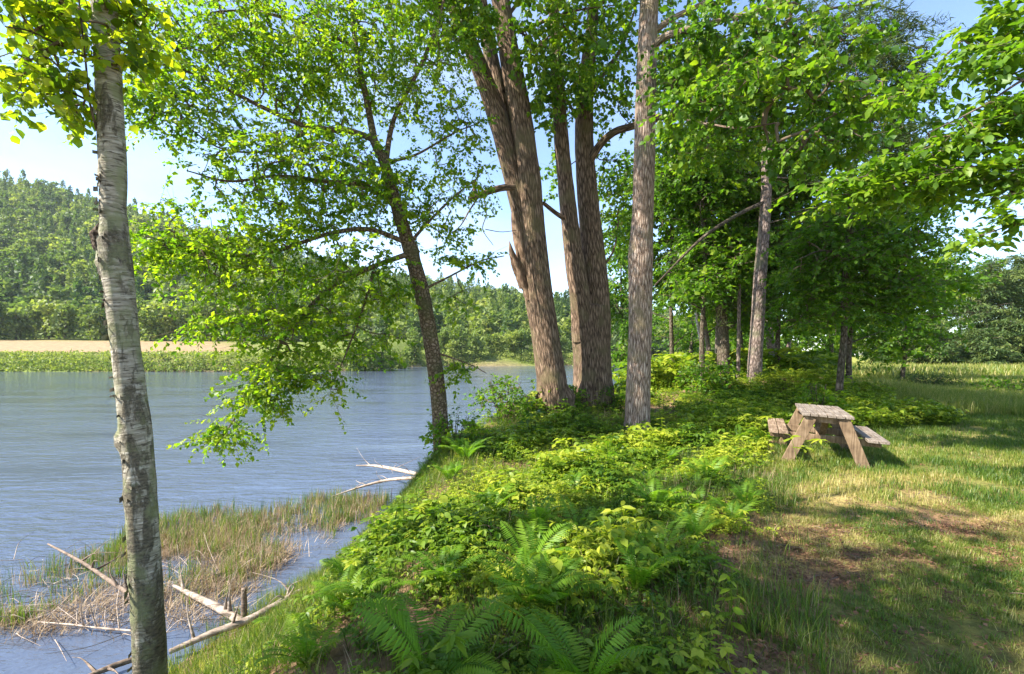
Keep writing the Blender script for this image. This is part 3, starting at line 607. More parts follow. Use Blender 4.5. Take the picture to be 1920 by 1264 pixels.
# ---- generic broadleaf / needle trees -----------------------------------------------
def tree(name, label, x, y, h, r, cb, n, leaf, L, W, per, bark, tr, seed, group=None, twig=.7, squash=1.0, lean=(0, 0), tint=(.45, .22), pts=None, cat='tree', stems=True):
    rg = np.random.default_rng(seed); z = float(ground_z(x, y)); O = A(x, y, z)
    t = thing(name, O, label, cat, group)
    P = np.array([O + A(lean[0] * k * h + rg.normal() * .03 * r * (k > 0), lean[1] * k * h, k * h * .96 - (.15 if k == 0 else 0)) for k in np.linspace(0, 1, 7)])
    b = Bag(); addtube(b, P, [tr * 1.35, tr * .95, tr * .8, tr * .65, tr * .45, tr * .28, tr * .08], 30, 12, .06, seed); 
    sk = [dens(catmull(P, 14)[3:], .4)]
    for k in range(9):
        f = cb / h + (1 - cb / h) * (k + .3) / 9.5; p0 = O + A(lean[0] * f * h, lean[1] * f * h, f * h * .96); an = k * 2.4 + rg.random()
        q = np.array([p0, p0 + A(math.cos(an) * r * .45, math.sin(an) * r * .45, h * .04), p0 + A(math.cos(an) * r * .85, math.sin(an) * r * .85, h * .05)]) if f < .8 else np.array([p0, p0 + A(math.cos(an) * r * .2, math.sin(an) * r * .2, .08 * h), p0 + A(math.cos(an) * r * .3, math.sin(an) * r * .3, .14 * h)])
        addtube(b, q, [tr * .3, tr * .2, tr * .07], 10, 6, .05, seed + k); sk.append(dens(q, .4))
    b.build('trunk', bark, t, O, True)
    cz = O + A(lean[0] * h * .7, lean[1] * h * .7, (cb + h) / 2)
    # clumpy crown: sub-balls around the limbs rather than one smooth ball
    m = 16; cc = ell_points(rg, cz, (r * .72, r * .72, (h - cb) * .42 * squash), m, .35)
    T = np.concatenate([ell_points(rg, c, (r * .42, r * .42, r * .3), max(4, n // m), .5) for c in cc]) if pts is None else pts(rg, O)
    crown('c', t, O, rg, np.concatenate(sk), None, T, leaf, L, W, per, twig, .4, .6, .5, .004 + .001 * (y > 16), stem_mat=bark, tint=tint, stems=stems)
    return t
def px_x(px, y): return (px - 960) / F * y
# dark maple sapling behind the table
d = 12.2
sp = path([(1571, 800), (1572, 755), (1576, 700), (1583, 620), (1583, 540), (1590, 450), (1597, 380), (1600, 300)], d)
O = sp[0].copy(); O[2] = ground_z(O[0], O[1]); sp[0][2] = O[2] - .15
sap = thing('young_maple', O, 'slim young tree with dense dark green crown directly behind the picnic table', 'tree')
b = Bag(); addtube(b, sp, wid([17, 13, 12, 11, 10, 9, 7, 3], d), 50, 12, .06, 131); b.build('trunk', M['dark_bark'], sap, O, True)
lim = [path([(1588, 480), (1540, 470), (1490, 490)], d, 11.6), path([(1586, 520), (1640, 510), (1700, 530)], d, 11.8), path([(1590, 440), (1660, 420), (1740, 440)], d, 12), path([(1594, 410), (1540, 390), (1480, 400)], d, 12.6), path([(1584, 560), (1620, 580), (1680, 590)], d, 13), path([(1584, 590), (1540, 590), (1500, 600)], d, 12.8)]
lb = Limbs()
for i, q in enumerate(lim): addtube(lb, q, [.03, .02, .008], 12, 6, .05, 140 + i)
lb.build('limb', M['dark_bark'], sap, O, True)
crown('c', sap, O, rng, np.concatenate([dens(q, .2) for q in lim] + [dens(sp[4:], .25)]), None, blob_points(rng, [(1600, 500, 12.3, 130, 90, 1.6, 380), (1690, 540, 12.2, 80, 60, 1.2, 130), (1520, 560, 12.4, 70, 70, 1.2, 130), (1700, 450, 12, 70, 50, 1, 90), (1600, 400, 12.4, 90, 50, 1.2, 130), (1520, 450, 12.6, 60, 60, 1, 90)]),
      M['leaf_wood'], .095, .07, 20, .45, .35, .8, .75, .0035, tint=(.38, .2))
# back wood along the bank
tree('hemlock_tree', 'dark trunk with drooping olive branches in the bank wood left of the grey pine', px_x(1358, 19), 19, 14, 3.0, 2.0, 1300, M['needles'], .26, .022, 24, M['dark_bark'], .22, 201, tint=(.45, .22), twig=.8)
W_ = [('bank_tree', 'low-branched green tree filling the wood between the pale trunk and the hemlock', 1318, 17.5, 11, 2.2, 1.7, 620, 210), ('bank_tree', 'tree with small bright leaves between the slim birches and the grey pine', 1390, 24, 13, 3.4, 1.2, 700, 211), ('bank_tree', 'leafy bank tree filling the gap right of the straight pale trunk', 1262, 20, 12, 2.7, 1.6, 760, 202), ('bank_tree', 'dense green tree behind the grey pine trunk', 1460, 19, 12, 3.0, 2.0, 900, 203),
      ('bank_tree', 'tall broad tree rising above the young maple behind the table', 1592, 18.5, 11.5, 3.6, 1.6, 1100, 204), ('bank_tree', 'broad dark tree at the right end of the bank wood, beside the sunny field', 1690, 27, 11.5, 4.2, .7, 900, 205),
      ('bank_tree', 'green tree on the bank glimpsed between the forked maple and pale trunk', 1165, 32, 12, 2.6, 1.5, 420, 206), ('bank_tree', 'distant bank tree low over the water right of the pale trunk', 1300, 38, 11, 4.5, 1.2, 460, 207), ('bank_tree', 'far tree closing the wood behind the forked grey trunk', 1450, 36, 12, 5, .5, 620, 208), ('bank_tree', 'tree behind the young maple at the edge of the field', 1560, 36, 13, 4.6, .5, 640, 209)]
for nm, lb_, px, y, h, r, cb, n, sd in W_:
    tree(nm, lb_, px_x(px, y), y, h, r, cb, n, M['leaf_wood'], .13 + .002 * y, .09 + .0015 * y, 20, M['dark_bark'], .09 if y < 30 else .14, sd, twig=.8, tint=(.42, .24))
# slim pale stems
def stem_thing(name, label, pts, ws, d, mat, seed, blobs=None, group=None, leaf='leaf_wood'):
    P = path(pts, d); O = P[0].copy(); O[2] = ground_z(O[0], O[1]); P[0][2] = min(P[0][2], O[2] - .1)
    t = thing(name, O, label, 'tree', group); b = Bag(); addtube(b, P, wid(ws, d), 30, 10, .05, seed); b.build('trunk', mat, t, O, True)
    if blobs: crown('c', t, O, np.random.default_rng(seed), dens(P[len(P) // 2:], .3), None, blob_points(np.random.default_rng(seed), blobs), M[leaf], .2, .14, 14, .7, .4, .6, .5, .004)
    return t
stem_thing('birch_tree', 'slim white birch stem slanting in the bank wood, left of its twin', [(1332, 745), (1326, 700), (1318, 655), (1308, 600), (1296, 520), (1280, 420)], [9, 8, 7, 7, 5, 2], 22, M['white_bark'], 301, [(1290, 430, 22, 50, 60, 1.5, 60)])
stem_thing('birch_tree', 'second slim pale stem crossing close to the white birch, just right of it', [(1338, 745), (1334, 700), (1328, 650), (1320, 590), (1316, 500), (1310, 400)], [10, 9, 8, 7, 6, 2], 21, M['grey_bark'], 302, [(1310, 420, 21, 50, 60, 1.5, 60)])
stem_thing('young_tree', 'thin straight sapling between the dark hemlock trunk and grey pine', [(1383, 760), (1384, 700), (1385, 640), (1386, 560), (1388, 450)], [9, 7, 7, 6, 3], 17, M['grey_bark'], 303, [(1388, 480, 17, 40, 60, 1.2, 60)])
P = path([(1448, 740), (1449, 700), (1448, 665), (1443, 630), (1440, 560)], 25); O = P[0].copy(); O[2] = ground_z(O[0], O[1]); P[0][2] = O[2] - .2
fk = thing('forked_tree', O, 'short pinkish trunk forking low, beside the sunlit weeds behind the grey pine', 'tree'); b = Bag()
addtube(b, P, wid([26, 20, 18, 13, 8], 25), 24, 14, .08, 305); addtube(b, path([(1452, 690), (1462, 672), (1476, 655), (1481, 635)], 25), wid([12, 11, 9, 5], 25), 16, 10, .08, 306); b.build('trunk', M['grey_bark'], fk, O, True)
# second trunk of the hemlock group
stem_thing('young_tree', 'grey stem standing tight against the left of the dark hemlock trunk', [(1345, 740), (1344, 690), (1345, 620), (1346, 540)], [9, 8, 7, 4], 19.5, M['grey_bark'], 307)

# ---- beech overhanging from the right ----------------------------------------------
O = A(7.4, 4.2, float(ground_z(7.4, 4.2)))
bc = thing('beech_tree', O, 'tree just outside the right edge whose leafy sprays hang into the upper right', 'tree')
b = Bag(); addtube(b, np.array([O + A(0, 0, -.2), O + A(.02, 0, 1.5), O + A(.1, .05, 3.2), O + A(.1, .1, 5), O + A(.2, .1, 7.5)]), [.26, .19, .16, .12, .04], 40, 18, .05, 160); b.build('trunk', M['grey_bark'], bc, O, True)
top = lambda z: O + A(.08, .05, z)
lim = [np.vstack([top(3.6)[None], path([(2150, -60), (1960, 20), (1800, 110), (1660, 190)], 4.6, 5.2)]), np.vstack([top(3.2)[None], path([(2150, 200), (1950, 215), (1800, 270), (1660, 320), (1560, 345)], 4.5, 5.4)]), np.vstack([top(3.0)[None], path([(2150, 260), (1950, 300), (1750, 330), (1600, 365), (1500, 350)], 4.6, 5.8)]),
       np.vstack([top(2.7)[None], path([(2150, 350), (1990, 380), (1900, 420), (1830, 445)], 4.4, 4.6)]), np.vstack([top(4)[None], path([(2100, -200), (1900, -120), (1750, -60)], 4.6, 5)]), np.vstack([top(3.3)[None], path([(2150, 90), (1960, 130), (1840, 200), (1740, 250)], 4.3, 4.6)])]
lb = Limbs()
for i, q in enumerate(lim): addtube(lb, q, [.045, .025, .014, .008, .004], 26, 7, .04, 165 + i)
lb.build('limb', M['grey_bark'], bc, O, True)
crown('c', bc, O, rng, np.concatenate([dens(q, .15) for q in lim]), None, blob_points(rng, [(1880, 50, 4.7, 60, 50, .3, 34), (1790, 110, 4.9, 60, 35, .3, 24), (1700, 180, 5.1, 50, 22, .25, 16), (1900, 200, 4.5, 70, 50, .4, 48), (1800, 260, 4.7, 80, 26, .3, 36), (1690, 310, 5.1, 80, 18, .3, 32), (1580, 340, 5.5, 70, 14, .3, 26), (1850, 320, 4.7, 90, 22, .4, 44), (1720, 350, 5.2, 90, 20, .4, 40), (1600, 370, 5.6, 60, 14, .3, 18),
       (1890, 415, 4.5, 30, 16, .2, 12), (1910, 350, 4.5, 40, 40, .3, 22), (1830, 445, 4.6, 26, 8, .15, 6), (1820, -120, 4.8, 160, 60, .6, 50), (2100, 100, 4.6, 120, 260, .9, 120), (1880, 120, 4.5, 50, 30, .3, 22)]),
      M['leaf_hang'], .088, .05, 13, .3, .3, .9, .75, .0022, tint=(.5, .24), oval=True)

# ---- shade trees outside the frame to the left --------------------------------------
def shade(x, y, h, r, cb, n, seed, label, lean=(-.28, .14)):
    return tree('bank_tree', label, x, y, h, r, cb, n, M['leaf_elm'], .12, .085, 15, M['dark_bark'], .16, seed, twig=.6, lean=lean)
shade(-3.0, -.7, 10.0, 2.7, 2.2, 950, 401, 'tree on the near bank outside the left edge, shading the foreground')

# ---- pines and trees beyond the field -----------------------------------------------
def pine_pts(h, r, cb, k):
    def f(rg, O):
        P = []
        for i in range(k):
            z = cb + (h - cb) * (i + rg.random()) / k; rr = r * (1 - .75 * ((z - cb) / (h - cb)) ** 1.3) * rg.uniform(.6, 1.1); an = rg.random() * 6.28
            m = 11; s = rg.random(m) ** .6 * rr; P.append(O + np.stack([np.cos(an) * s + rg.normal(size=m) * .3, np.sin(an) * s + rg.normal(size=m) * .3, z + .12 * s + rg.normal(size=m) * .14], -1))
        return np.concatenate(P)
    return f
PN = []
for k, (h, r, cb) in enumerate([(13, 3.0, 5.5), (12, 2.6, 4.5), (14, 3.2, 6.5)]):
    x, y = px_x(1850 + 45 * k, 60), 60 + k
    PN.append(tree('pine_tree', ['tall pine with open layered crown and bare trunk beyond the sunny field', 'tall pine with open layered crown and bare trunk beyond the sunny field', 'tall pine with open layered crown and bare trunk beyond the sunny field'][k], x, y, h, r, cb, 0, M['needles'], .5, .10, 14, M['dark_bark'], .17, 500 + k, 'pines beyond the field', .8, pts=pine_pts(h, r, cb, 26), tint=(.55, .28)))
k = 0
for px, y in [(1800, 64), (1826, 66), (1872, 65), (1920, 66), (1958, 60), (1990, 63), (2040, 60), (2100, 62), (1775, 67), (2170, 58)]:
    x = px_x(px, y); dup(PN[k % 3], (x, y, float(ground_z(x, y))), k * 1.3, .92 + .04 * (k % 5)); k += 1
LOW = []
for k, (h, r, cb) in enumerate([(5.2, 2.6, .3), (4.2, 2.8, .2)]):
    x, y = px_x(1745 + 90 * k, 54), 54
    LOW.append(tree('spruce_tree', 'low spreading conifer with layered boughs at the field edge below the pines', x, y, h, r, cb, 0, M['needles'], .38, .10, 22, M['dark_bark'], .1, 520 + k, 'low conifers at the field edge', .8, pts=pine_pts(h, r, cb, 40), tint=(.5, .3)))
k = 0
for px, y in [(1700, 56), (1790, 57), (1890, 55), (1930, 57), (1975, 54), (2050, 55), (1660, 58)]:
    x = px_x(px, y); dup(LOW[k % 2], (x, y, float(ground_z(x, y))), k * 1.7, .85 + .08 * (k % 4)); k += 1
HD = []
for k, (h, r) in enumerate([(9, 4.2), (7, 3.6)]):
    x, y = px_x(1640 + 100 * k, 64), 64
    HD.append(tree('field_tree', 'round broadleaf tree in the wood edge behind the sunny field', x, y, h, r, .5, 300, M['leaf_wood'], .4, .3, 16, M['dark_bark'], .16, 540 + k, 'broadleaf trees behind the field', 1.1, tint=(.5, .25)))
k = 0
for px, y in [(1480, 66), (1560, 68), (1690, 70), (1740, 74), (1850, 77), (1910, 78), (1960, 78), (2010, 77), (2060, 72), (2140, 70), (1400, 60)]:
    x = px_x(px, y); dup(HD[k % 2], (x, y, float(ground_z(x, y))), k * 1.1, .85 + .1 * (k % 4)); k += 1

# ---- far shore: individual trees ----------------------------------------------------
def far_template(kind, seed):
    rg = np.random.default_rng(seed)
    if kind == 'round':
        m = 14; h = 12; cc = ell_points(rg, (0, 0, 6.6), (3.4, 3.4, 4.2), m, .3)
        P = np.concatenate([ell_points(rg, c, (1.9, 1.9, 1.6), 46, .35) for c in cc] + [ell_points(rg, (0, 0, 2.2), (3.6, 3.6, 2.2), 110, .4)])
        L = .95; W = .8
    else:
        h = 15; z = rg.random(620) ** 1.25 * 13.4 + 1; lay = np.round(z / 1.1) * 1.1 + rg.normal(size=620) * .16
        rr = 3.4 * (1 - z / 15.2) ** .8 * rg.random(620) ** .45; an = rg.random(620) * 6.28
        P = np.stack([np.cos(an) * rr, np.sin(an) * rr, lay - rr * .14], -1); L = 1.0; W = .42
    n = len(P); out = P - A(0, 0, h * .45); out[:, 2] *= .7
    ax = nrm(nrm(out) + rg.normal(size=(n, 3)) * .7); no = nrm(nrm(out) * .8 + A(0, 0, .6) + rg.normal(size=(n, 3)) * .5)
    V, T = leaf_tris(P - ax * L * .4, ax, no, L * np.exp(rg.normal(size=n) * .2), W * np.exp(rg.normal(size=n) * .2))
    tt = np.repeat(np.clip(.5 + rg.normal(size=n) * .13, 0, 1), 2)
    b = Bag(); addtube(b, A(0, 0, -.5)[None] + np.array([[0, 0, 0], [.1, 0, h * .35], [0, .1, h * .9]]), [.24, .18, .04], 8, 7, .05, seed)
    return V, T, tt, b
FT = {}
for k, (kd, nm, lb_) in enumerate([('round', 'broadleaf_tree', 'rounded green broadleaf tree in the row along the far shore'), ('round', 'broadleaf_tree', 'rounded green broadleaf tree in the row along the far shore'), ('round', 'broadleaf_tree', 'bright yellow-green broadleaf tree in the row along the far shore'), ('cone', 'conifer_tree', 'dark pointed conifer among the broadleaf trees of the far shore')]):
    V, T, tt, b = far_template(kd, 600 + k)
    t = thing(nm, (0, 0, 0), lb_, 'tree', 'trees along the far shore')
    mesh('crown', V, T, M['needles'] if kd == 'cone' else M['far_leaf'], t, A(0, 0, 0), np.clip(tt + (.27 if k == 2 else -.05 * k), 0, 1)); b.build('trunk', M['dark_bark'], t, A(0, 0, 0), True)
    FT[k] = [t, False]
def put_far(k, px, y, s, rz):
    x = px_x(px, y); z = float(max(ground_z(x, y), hill_z(x, y) if y > 160 else -9)) - .2
    t, used = FT[k]
    if not used: t.location = (x, y, z); t.rotation_euler = (0, 0, rz); t.scale = (s, s, s); FT[k][1] = True
    else: dup(t, (x, y, z), rz, s)
rg = np.random.default_rng(77)
seq = [0, 1, 0, 2, 1, 3, 0, 1, 2, 0, 1, 0, 3, 1, 0, 2]
i = 0
for px in np.arange(-150, 640, 31):
    put_far(seq[i % 16], px + rg.normal() * 8, 157 + rg.normal() * 3, rg.uniform(.95, 1.35), rg.random() * 6); i += 1
for px in np.arange(665, 1330, 21):
    x = px_x(px, 146); put_far(seq[(i * 5) % 16], px + rg.normal() * 6, float(yf(x)) + rg.uniform(3, 9), rg.uniform(.5, .82), rg.random() * 6); i += 1
# ---- wooded hill: one mass ------------------------------------------------------------
def forest():
    Vs, Ts, tts = [], [], []; n0 = 0
    tmpl = [far_template('round', 650), far_template('round', 651), far_template('cone', 652), far_template('round', 653)]
    pxs = []; N = 9000; px = rg.uniform(-500, 1420, N); u = rg.random(N); y = 166 + (450 - 166) * u ** .8
    x = px_x(px, y)
    # thin to an even spacing with a cell grid
    key = np.floor(x / 8.6).astype(int) * 10007 + np.floor(y / 8.6).astype(int); _, first = np.unique(key, return_index=True); x = x[first]; y = y[first]
    z = hill_z(x, y); patch = fbm(x * .03 + 7, y * .03, 3); kind = np.where(rg.random(len(x)) < np.clip((patch - .40) * 3.0, .06, .75), 2, rg.choice([0, 1, 3], len(x)))
    for k in range(4):
        V, T, tt, _ = tmpl[k]; keep = np.arange(0, len(V) // 4, 4 if k != 2 else 4)
        V = V.reshape(-1, 4, 3)[keep]; c = V.mean(1, keepdims=True); V = (c + (V - c) * 1.75).reshape(-1, 3); m = len(keep)
        T = ((np.arange(m) * 4)[:, None] + np.array([0, 1, 2, 0, 2, 3])[None]).reshape(-1, 3); tt = tt.reshape(-1, 2)[keep].ravel()
        s = kind == k; n = s.sum(); loc = np.stack([x[s], y[s], z[s] - .8], -1)
        pl = rg.normal(size=n) * .2 + (patch[s] - .5) * .6 + (-.25 if k == 2 else .06)
        v, t_, q = tile(V, T, tt, loc, rg.random(n) * 6.28, rg.uniform(.7, 1.25, n) * (1.2 if k == 2 else 1), 0, rg, pl)
        Vs.append(v); Ts.append(t_ + n0); tts.append(q); n0 += len(v)
    return mesh('hill_forest', np.concatenate(Vs), np.concatenate(Ts), M['far_leaf'], tint=np.clip(np.concatenate(tts), 0, 1))
tag(forest(), 'mixed green forest covering the hill across the river', 'forest', kind='stuff')
# scrub strip on the far bank
n = 1500; px = rg.uniform(-300, 660, n); x = px_x(px, 98); y = yf(x) + rg.uniform(.2, 2.6, n); z = ground_z(x, y)
px3 = rg.uniform(-300, 660, 1500); x3 = px_x(px3, 100); x = np.r_[x, x3]; y = np.r_[y, yf(x3) + rg.uniform(2.5, 8, 1500)]
n2 = 1500; px2 = rg.uniform(650, 1260, n2); x2 = px_x(px2, 145); y2 = yf(x2) + rg.uniform(.2, 5, n2); x = np.r_[x, x2]; y = np.r_[y, y2]; z = ground_z(x, y)
cl = np.stack([x, y, z], -1); B = np.repeat(cl, 7, 0) + rg.normal(size=(len(cl) * 7, 3)) * A(.5, .5, .25) + A(0, 0, .25); ax = nrm(rg.normal(size=B.shape) + A(0, 0, .8))
V, T = leaf_tris(B, ax, nrm(rg.normal(size=B.shape) + A(0, -.3, .8)), rg.uniform(.25, .7, len(B)), rg.uniform(.15, .4, len(B)))
tag(mesh('bank_scrub', V, T, M['far_leaf'], tint=np.repeat(np.clip(np.repeat(np.where(y - yf(x) > 2.6, .8, .6) + rg.normal(size=len(cl)) * .2, 7), 0, 1), 2)), 'low green scrub fringing the far bank of the river', 'scrub', kind='stuff')

# ---------------------------------------------------------------- undergrowth
def plant_template(seed, kind):
    """stem and leaves of a small herb about 1 unit tall"""
    rg = np.random.default_rng(seed); B, ax, no, L, W = [], [], [], [], []
    S0, S1 = [], []
    if kind == 'herb':                      # stacked leaf pairs
        for k in range(9):
            z = .2 + .8 * k / 8; an = k * 1.57 + rg.random() * .6
            for s in (0, math.pi):
                a = A(math.cos(an + s), math.sin(an + s), .25 - .5 * rg.random()); B.append(A(.05 * rg.normal(), .05 * rg.normal(), z)); ax.append(a); L.append(.30 * (1 - .45 * k / 8) * rg.uniform(.7, 1.25)); W.append(L[-1] * .40)
        S0.append(A(0, 0, 0)); S1.append(A(0, 0, 1))
    elif kind == 'trio':                    # three-leaflet leaves on arching stalks
        for k in range(11):
            an = rg.random() * 6.28; l = rg.uniform(.2, .65); tip = A(math.cos(an) * l * .8, math.sin(an) * l * .8, rg.uniform(.3, 1)); S0.append(A(0, 0, 0)); S1.append(tip)
            for q in (-1.1, 0, 1.1):
                a = A(math.cos(an + q), math.sin(an + q), -.25 + .2 * rg.normal()); B.append(tip); ax.append(a); L.append(rg.uniform(.14, .26)); W.append(L[-1] * .62)
    else:                                   # whorl of long leaflets
        for j in range(3):
            tip0 = A(rg.normal() * .15, rg.normal() * .15, rg.uniform(.55, 1)); S0.append(A(0, 0, 0)); S1.append(tip0); an0 = rg.random() * 6.28
            for k in range(7):
                an = an0 + k * .9; a = A(math.cos(an), math.sin(an), rg.uniform(-.45, .15)); B.append(tip0 + A(0, 0, rg.normal() * .03)); ax.append(a); L.append(rg.uniform(.2, .36)); W.append(L[-1] * .30)
    B = np.array(B); ax = nrm(np.array(ax)); n = len(B); no = nrm(A(0, 0, 1) + rg.normal(size=(n, 3)) * .35)
    V, T = oval_tris(B, ax, no, np.array(L), np.array(W)); tt = np.repeat(rg.normal(size=n) * .1, 6)
    P0 = np.array(S0); P1 = np.array(S1); v, q = segs(P0, P1, np.full(len(P0), .012), np.full(len(P0), .006), 3)
    q = np.concatenate([q[:, [0, 1, 2]], q[:, [0, 2, 3]]]) + len(V)
    return np.vstack([V, v]), np.vstack([T, q]), np.concatenate([tt, np.full(len(q), -.2)])
TP = [plant_template(s, k) for s, k in ((1, 'herb'), (2, 'trio'), (3, 'whorl'), (4, 'herb'), (5, 'trio'), (6, 'whorl'))]
def scatter(n, x0, x1, y0, y1, ok, rg):
    x = rg.uniform(x0, x1, n); y = rg.uniform(y0, y1, n); m = ok(x, y, rg.random(n)); x, y = x[m], y[m]
    return np.stack([x, y, ground_z(x, y)], -1)
rg = np.random.default_rng(90)
def under_ok(x, y, u):
    d = x - xw(y); e = lawn_x(y) - x + (fbm(x * 1.5, y * 1.5) - .5) * 1.2
    clump = fbm(x * 1.3 + 11, y * 1.3 + 4, 3)
    d = d + (fbm(x * 1.9 + 70, y * 1.9) - .5) * 2.2; e = e + (fbm(x * 3.1, y * 3.1 + 20) - .5) * 1.2
    return (d > np.interp(y, [0, 4, 7, 9], [1.3, 1.2, .9, .6])) & (e > 0) & (u < np.clip((clump - .31) * 4.5, .12, 1) * np.clip(.35 + e, 0, 1) * np.where((y < 4.2) & (x > .1), np.clip(1 - (x - .1) * .75, .18, 1), 1) * np.clip(d - .3, 0, 1))
loc = np.vstack([scatter(36000, -4, 5, 1.0, 8, under_ok, rg), scatter(14000, -4, 9, 8, 16, under_ok, rg), scatter(3000, -4, 16, 16, 30, under_ok, rg)])
hgt = rg.uniform(.08, .245, len(loc)) * np.where(rg.random(len(loc)) < .06, 1.6, 1) * np.clip((loc[:, 0] - xw(loc[:, 1])) / 3.0, .45, 1) * (1 + 1.0 * (fbm(loc[:, 0] * 1.1, loc[:, 1] * 1.1) - .5) * 2) * np.interp(loc[:, 1], [0, 4, 8, 16, 30], [.7, .85, 1.15, 1.4, 1.9])
near = np.hypot(loc[:, 0], loc[:, 1]) > 1.5; loc, hgt = loc[near], hgt[near]
bag = Bag(); ch = (fbm(loc[:, 0] * .9 + 30, loc[:, 1] * .9, 2) * 9 + rg.random(len(loc)) * 2.5).astype(int) % 6
for k in range(6):
    s = ch == k; v, t_, q = tile(*TP[k], loc[s], rg.random(s.sum()) * 6.28, hgt[s], rg.normal(size=s.sum()) * .15, rg, np.clip(.57 + (fbm(loc[s, 0] * 1.6, loc[s, 1] * 1.6 + 50, 2) - .5) * 1.3 + rg.normal(size=s.sum()) * .2, .02, .98)); bag.add(v, t_, np.clip(q, 0, 1))
tag(bag.build('undergrowth', M['herb']), 'mixed low leafy undergrowth covering the river bank', 'undergrowth', kind='stuff')
def strip_ok(x, y, u): return (x - xw(y) > .2) & (x - xw(y) < 9) & (x < y * .75)
ls = scatter(9000, 2, 40, 18, 62, strip_ok, rg); bag = Bag(); ch = rg.integers(0, 6, len(ls))
for k in range(6):
    q_ = ch == k; v, t_, q = tile(*TP[k], ls[q_], rg.random(q_.sum()) * 6.28, rg.uniform(.5, 1.3, q_.sum()), .15, rg, np.clip(.5 + rg.normal(size=q_.sum()) * .2, .05, .95)); bag.add(v, t_, np.clip(q, 0, 1))
tag(bag.build('bank_bushes', M['herb']), 'low bushes lining the near bank upstream, behind the trunks', 'bushes', kind='stuff')
lu = scatter(5200, 3, 24, 18.5, 34, lambda x, y, u: (x - xw(y) > 2) & (x < y * .66) & (u < np.clip((fbm(x * .5, y * .5) - .3) * 4, .1, 1)), rg); bag = Bag(); ch = rg.integers(0, 6, len(lu))
for k in range(6):
    q_ = ch == k; v, t_, q = tile(*TP[k], lu[q_], rg.random(q_.sum()) * 6.28, rg.uniform(.5, 1.7, q_.sum()), .15, rg, np.clip(.62 + rg.normal(size=q_.sum()) * .2, .05, .95)); bag.add(v, t_, np.clip(q, 0, 1))
tag(bag.build('understory', M['herb']), 'leafy saplings and bushes filling the floor of the bank wood', 'bushes', kind='stuff')
# tall weeds on the mound behind the table
def weed_ok(x, y, u): return (x > lawn_x(y) - 1.5 - .15 * y) & (x < 9.4 + 1.6 * (fbm(y, x) - .5)) & ((y > 9.3 + .28 * (x - 6)) & (y < 20)) & (x - xw(y) > 3) & (u < np.clip((fbm(x, y) - .2) * 3, .2, 1))
lw = scatter(15000, 4, 15, 9, 20, weed_ok, rg); bag = Bag(); ch = rg.integers(0, 6, len(lw))
for k in range(6):
    s = ch == k; v, t_, q = tile(*TP[k], lw[s], rg.random(s.sum()) * 6.28, rg.uniform(.2, .46, s.sum()), .15, rg, np.clip(.64 + rg.normal(size=s.sum()) * .18, .05, .95)); bag.add(v, t_, np.clip(q, 0, 1))
tag(bag.build('weeds', M['herb']), 'tall green weeds on the low mound behind the picnic table', 'weeds', kind='stuff')

# ---------------------------------------------------------------- grass
def tuft(seed, n, spread, h, w, lean=.5):
    rg = np.random.default_rng(seed); V, T, tt = [], [], []
    for k in range(n):
        an = rg.random() * 6.28; b = A(rg.normal() * spread, rg.normal() * spread, 0); dv = A(math.cos(an), math.sin(an), 0); s = A(-dv[1], dv[0], 0) * w / 2
        hh = h * rg.uniform(.5, 1.1); l = lean * rg.random() * hh; i = len(V)
        V += [b - s, b + s, b + dv * l * .3 - s * .8 + A(0, 0, hh * .55), b + dv * l * .3 + s * .8 + A(0, 0, hh * .55), b + dv * l + A(0, 0, hh)]
        T += [(i, i + 1, i + 3), (i, i + 3, i + 2), (i + 2, i + 3, i + 4)]; tt += [rg.normal() * .12] * 3
    return np.array(V), np.array(T), np.array(tt)
def grass_stuff(name, label, groups, mat, rg, base=.4, var=.15, dryf=None, cat='grass'):
    bag = Bag()
    for loc, tmpl, sc in groups:
        k = rg.integers(0, len(tmpl), len(loc))
        for j in range(len(tmpl)):
            s = k == j
            if not s.any(): continue
            pl = base + rg.normal(size=s.sum()) * var + (dryf(loc[s, 0], loc[s, 1]) if dryf else 0)
            v, t_, q = tile(*tmpl[j], loc[s], rg.random(s.sum()) * 6.28, sc * rg.uniform(.6, 1.3, s.sum()), rg.normal(size=s.sum()) * .15, rg, pl); bag.add(v, t_, np.clip(q, 0, 1))
    return tag(bag.build(name, mat), label, cat, kind='stuff')
g1 = [tuft(s, 8, .03, .042, .004, 1.1) for s in range(4)]; g2 = [tuft(10 + s, 9, .07, .09, .008, .8) for s in range(3)]; g3 = [tuft(20 + s, 9, .25, .35, .03, .6) for s in range(3)]; g4 = [tuft(30 + s, 10, .05, .28, .006, .8) for s in range(3)]
def lawn_ok(x, y, u):
    e = x - lawn_x(y) + (fbm(x * 2, y * 2) - .5) * .8
    return (e > -.3) & (u < (1 - .95 * bare(x, y)) * np.clip((fbm(x * 2.2 + 5, y * 2.2) - .18) * 3, .12, 1)) & ((x / np.maximum(y, .1)) < 1.25)
dry = lambda x, y: np.clip((fbm(x * 1.1 + 40, y * 1.3) - .45) * 2.6, -.12, .5) * np.clip((9 - y) / 3, 0, 1)
grass_stuff('lawn_grass', 'short mown grass with bare needle-strewn patches on the right', [(scatter(26000, .5, 6.5, 1.8, 5.2, lawn_ok, rg), g1, 1.0), (scatter(34000, 2, 16, 5.2, 14.5, lawn_ok, rg), g2, .85)], M['grass'], rg, .42, .15, dry)
def field_ok(x, y, u): return (x > lawn_x(y) - 2) & (x - xw(y) > 5) & (x < y * 1.25)
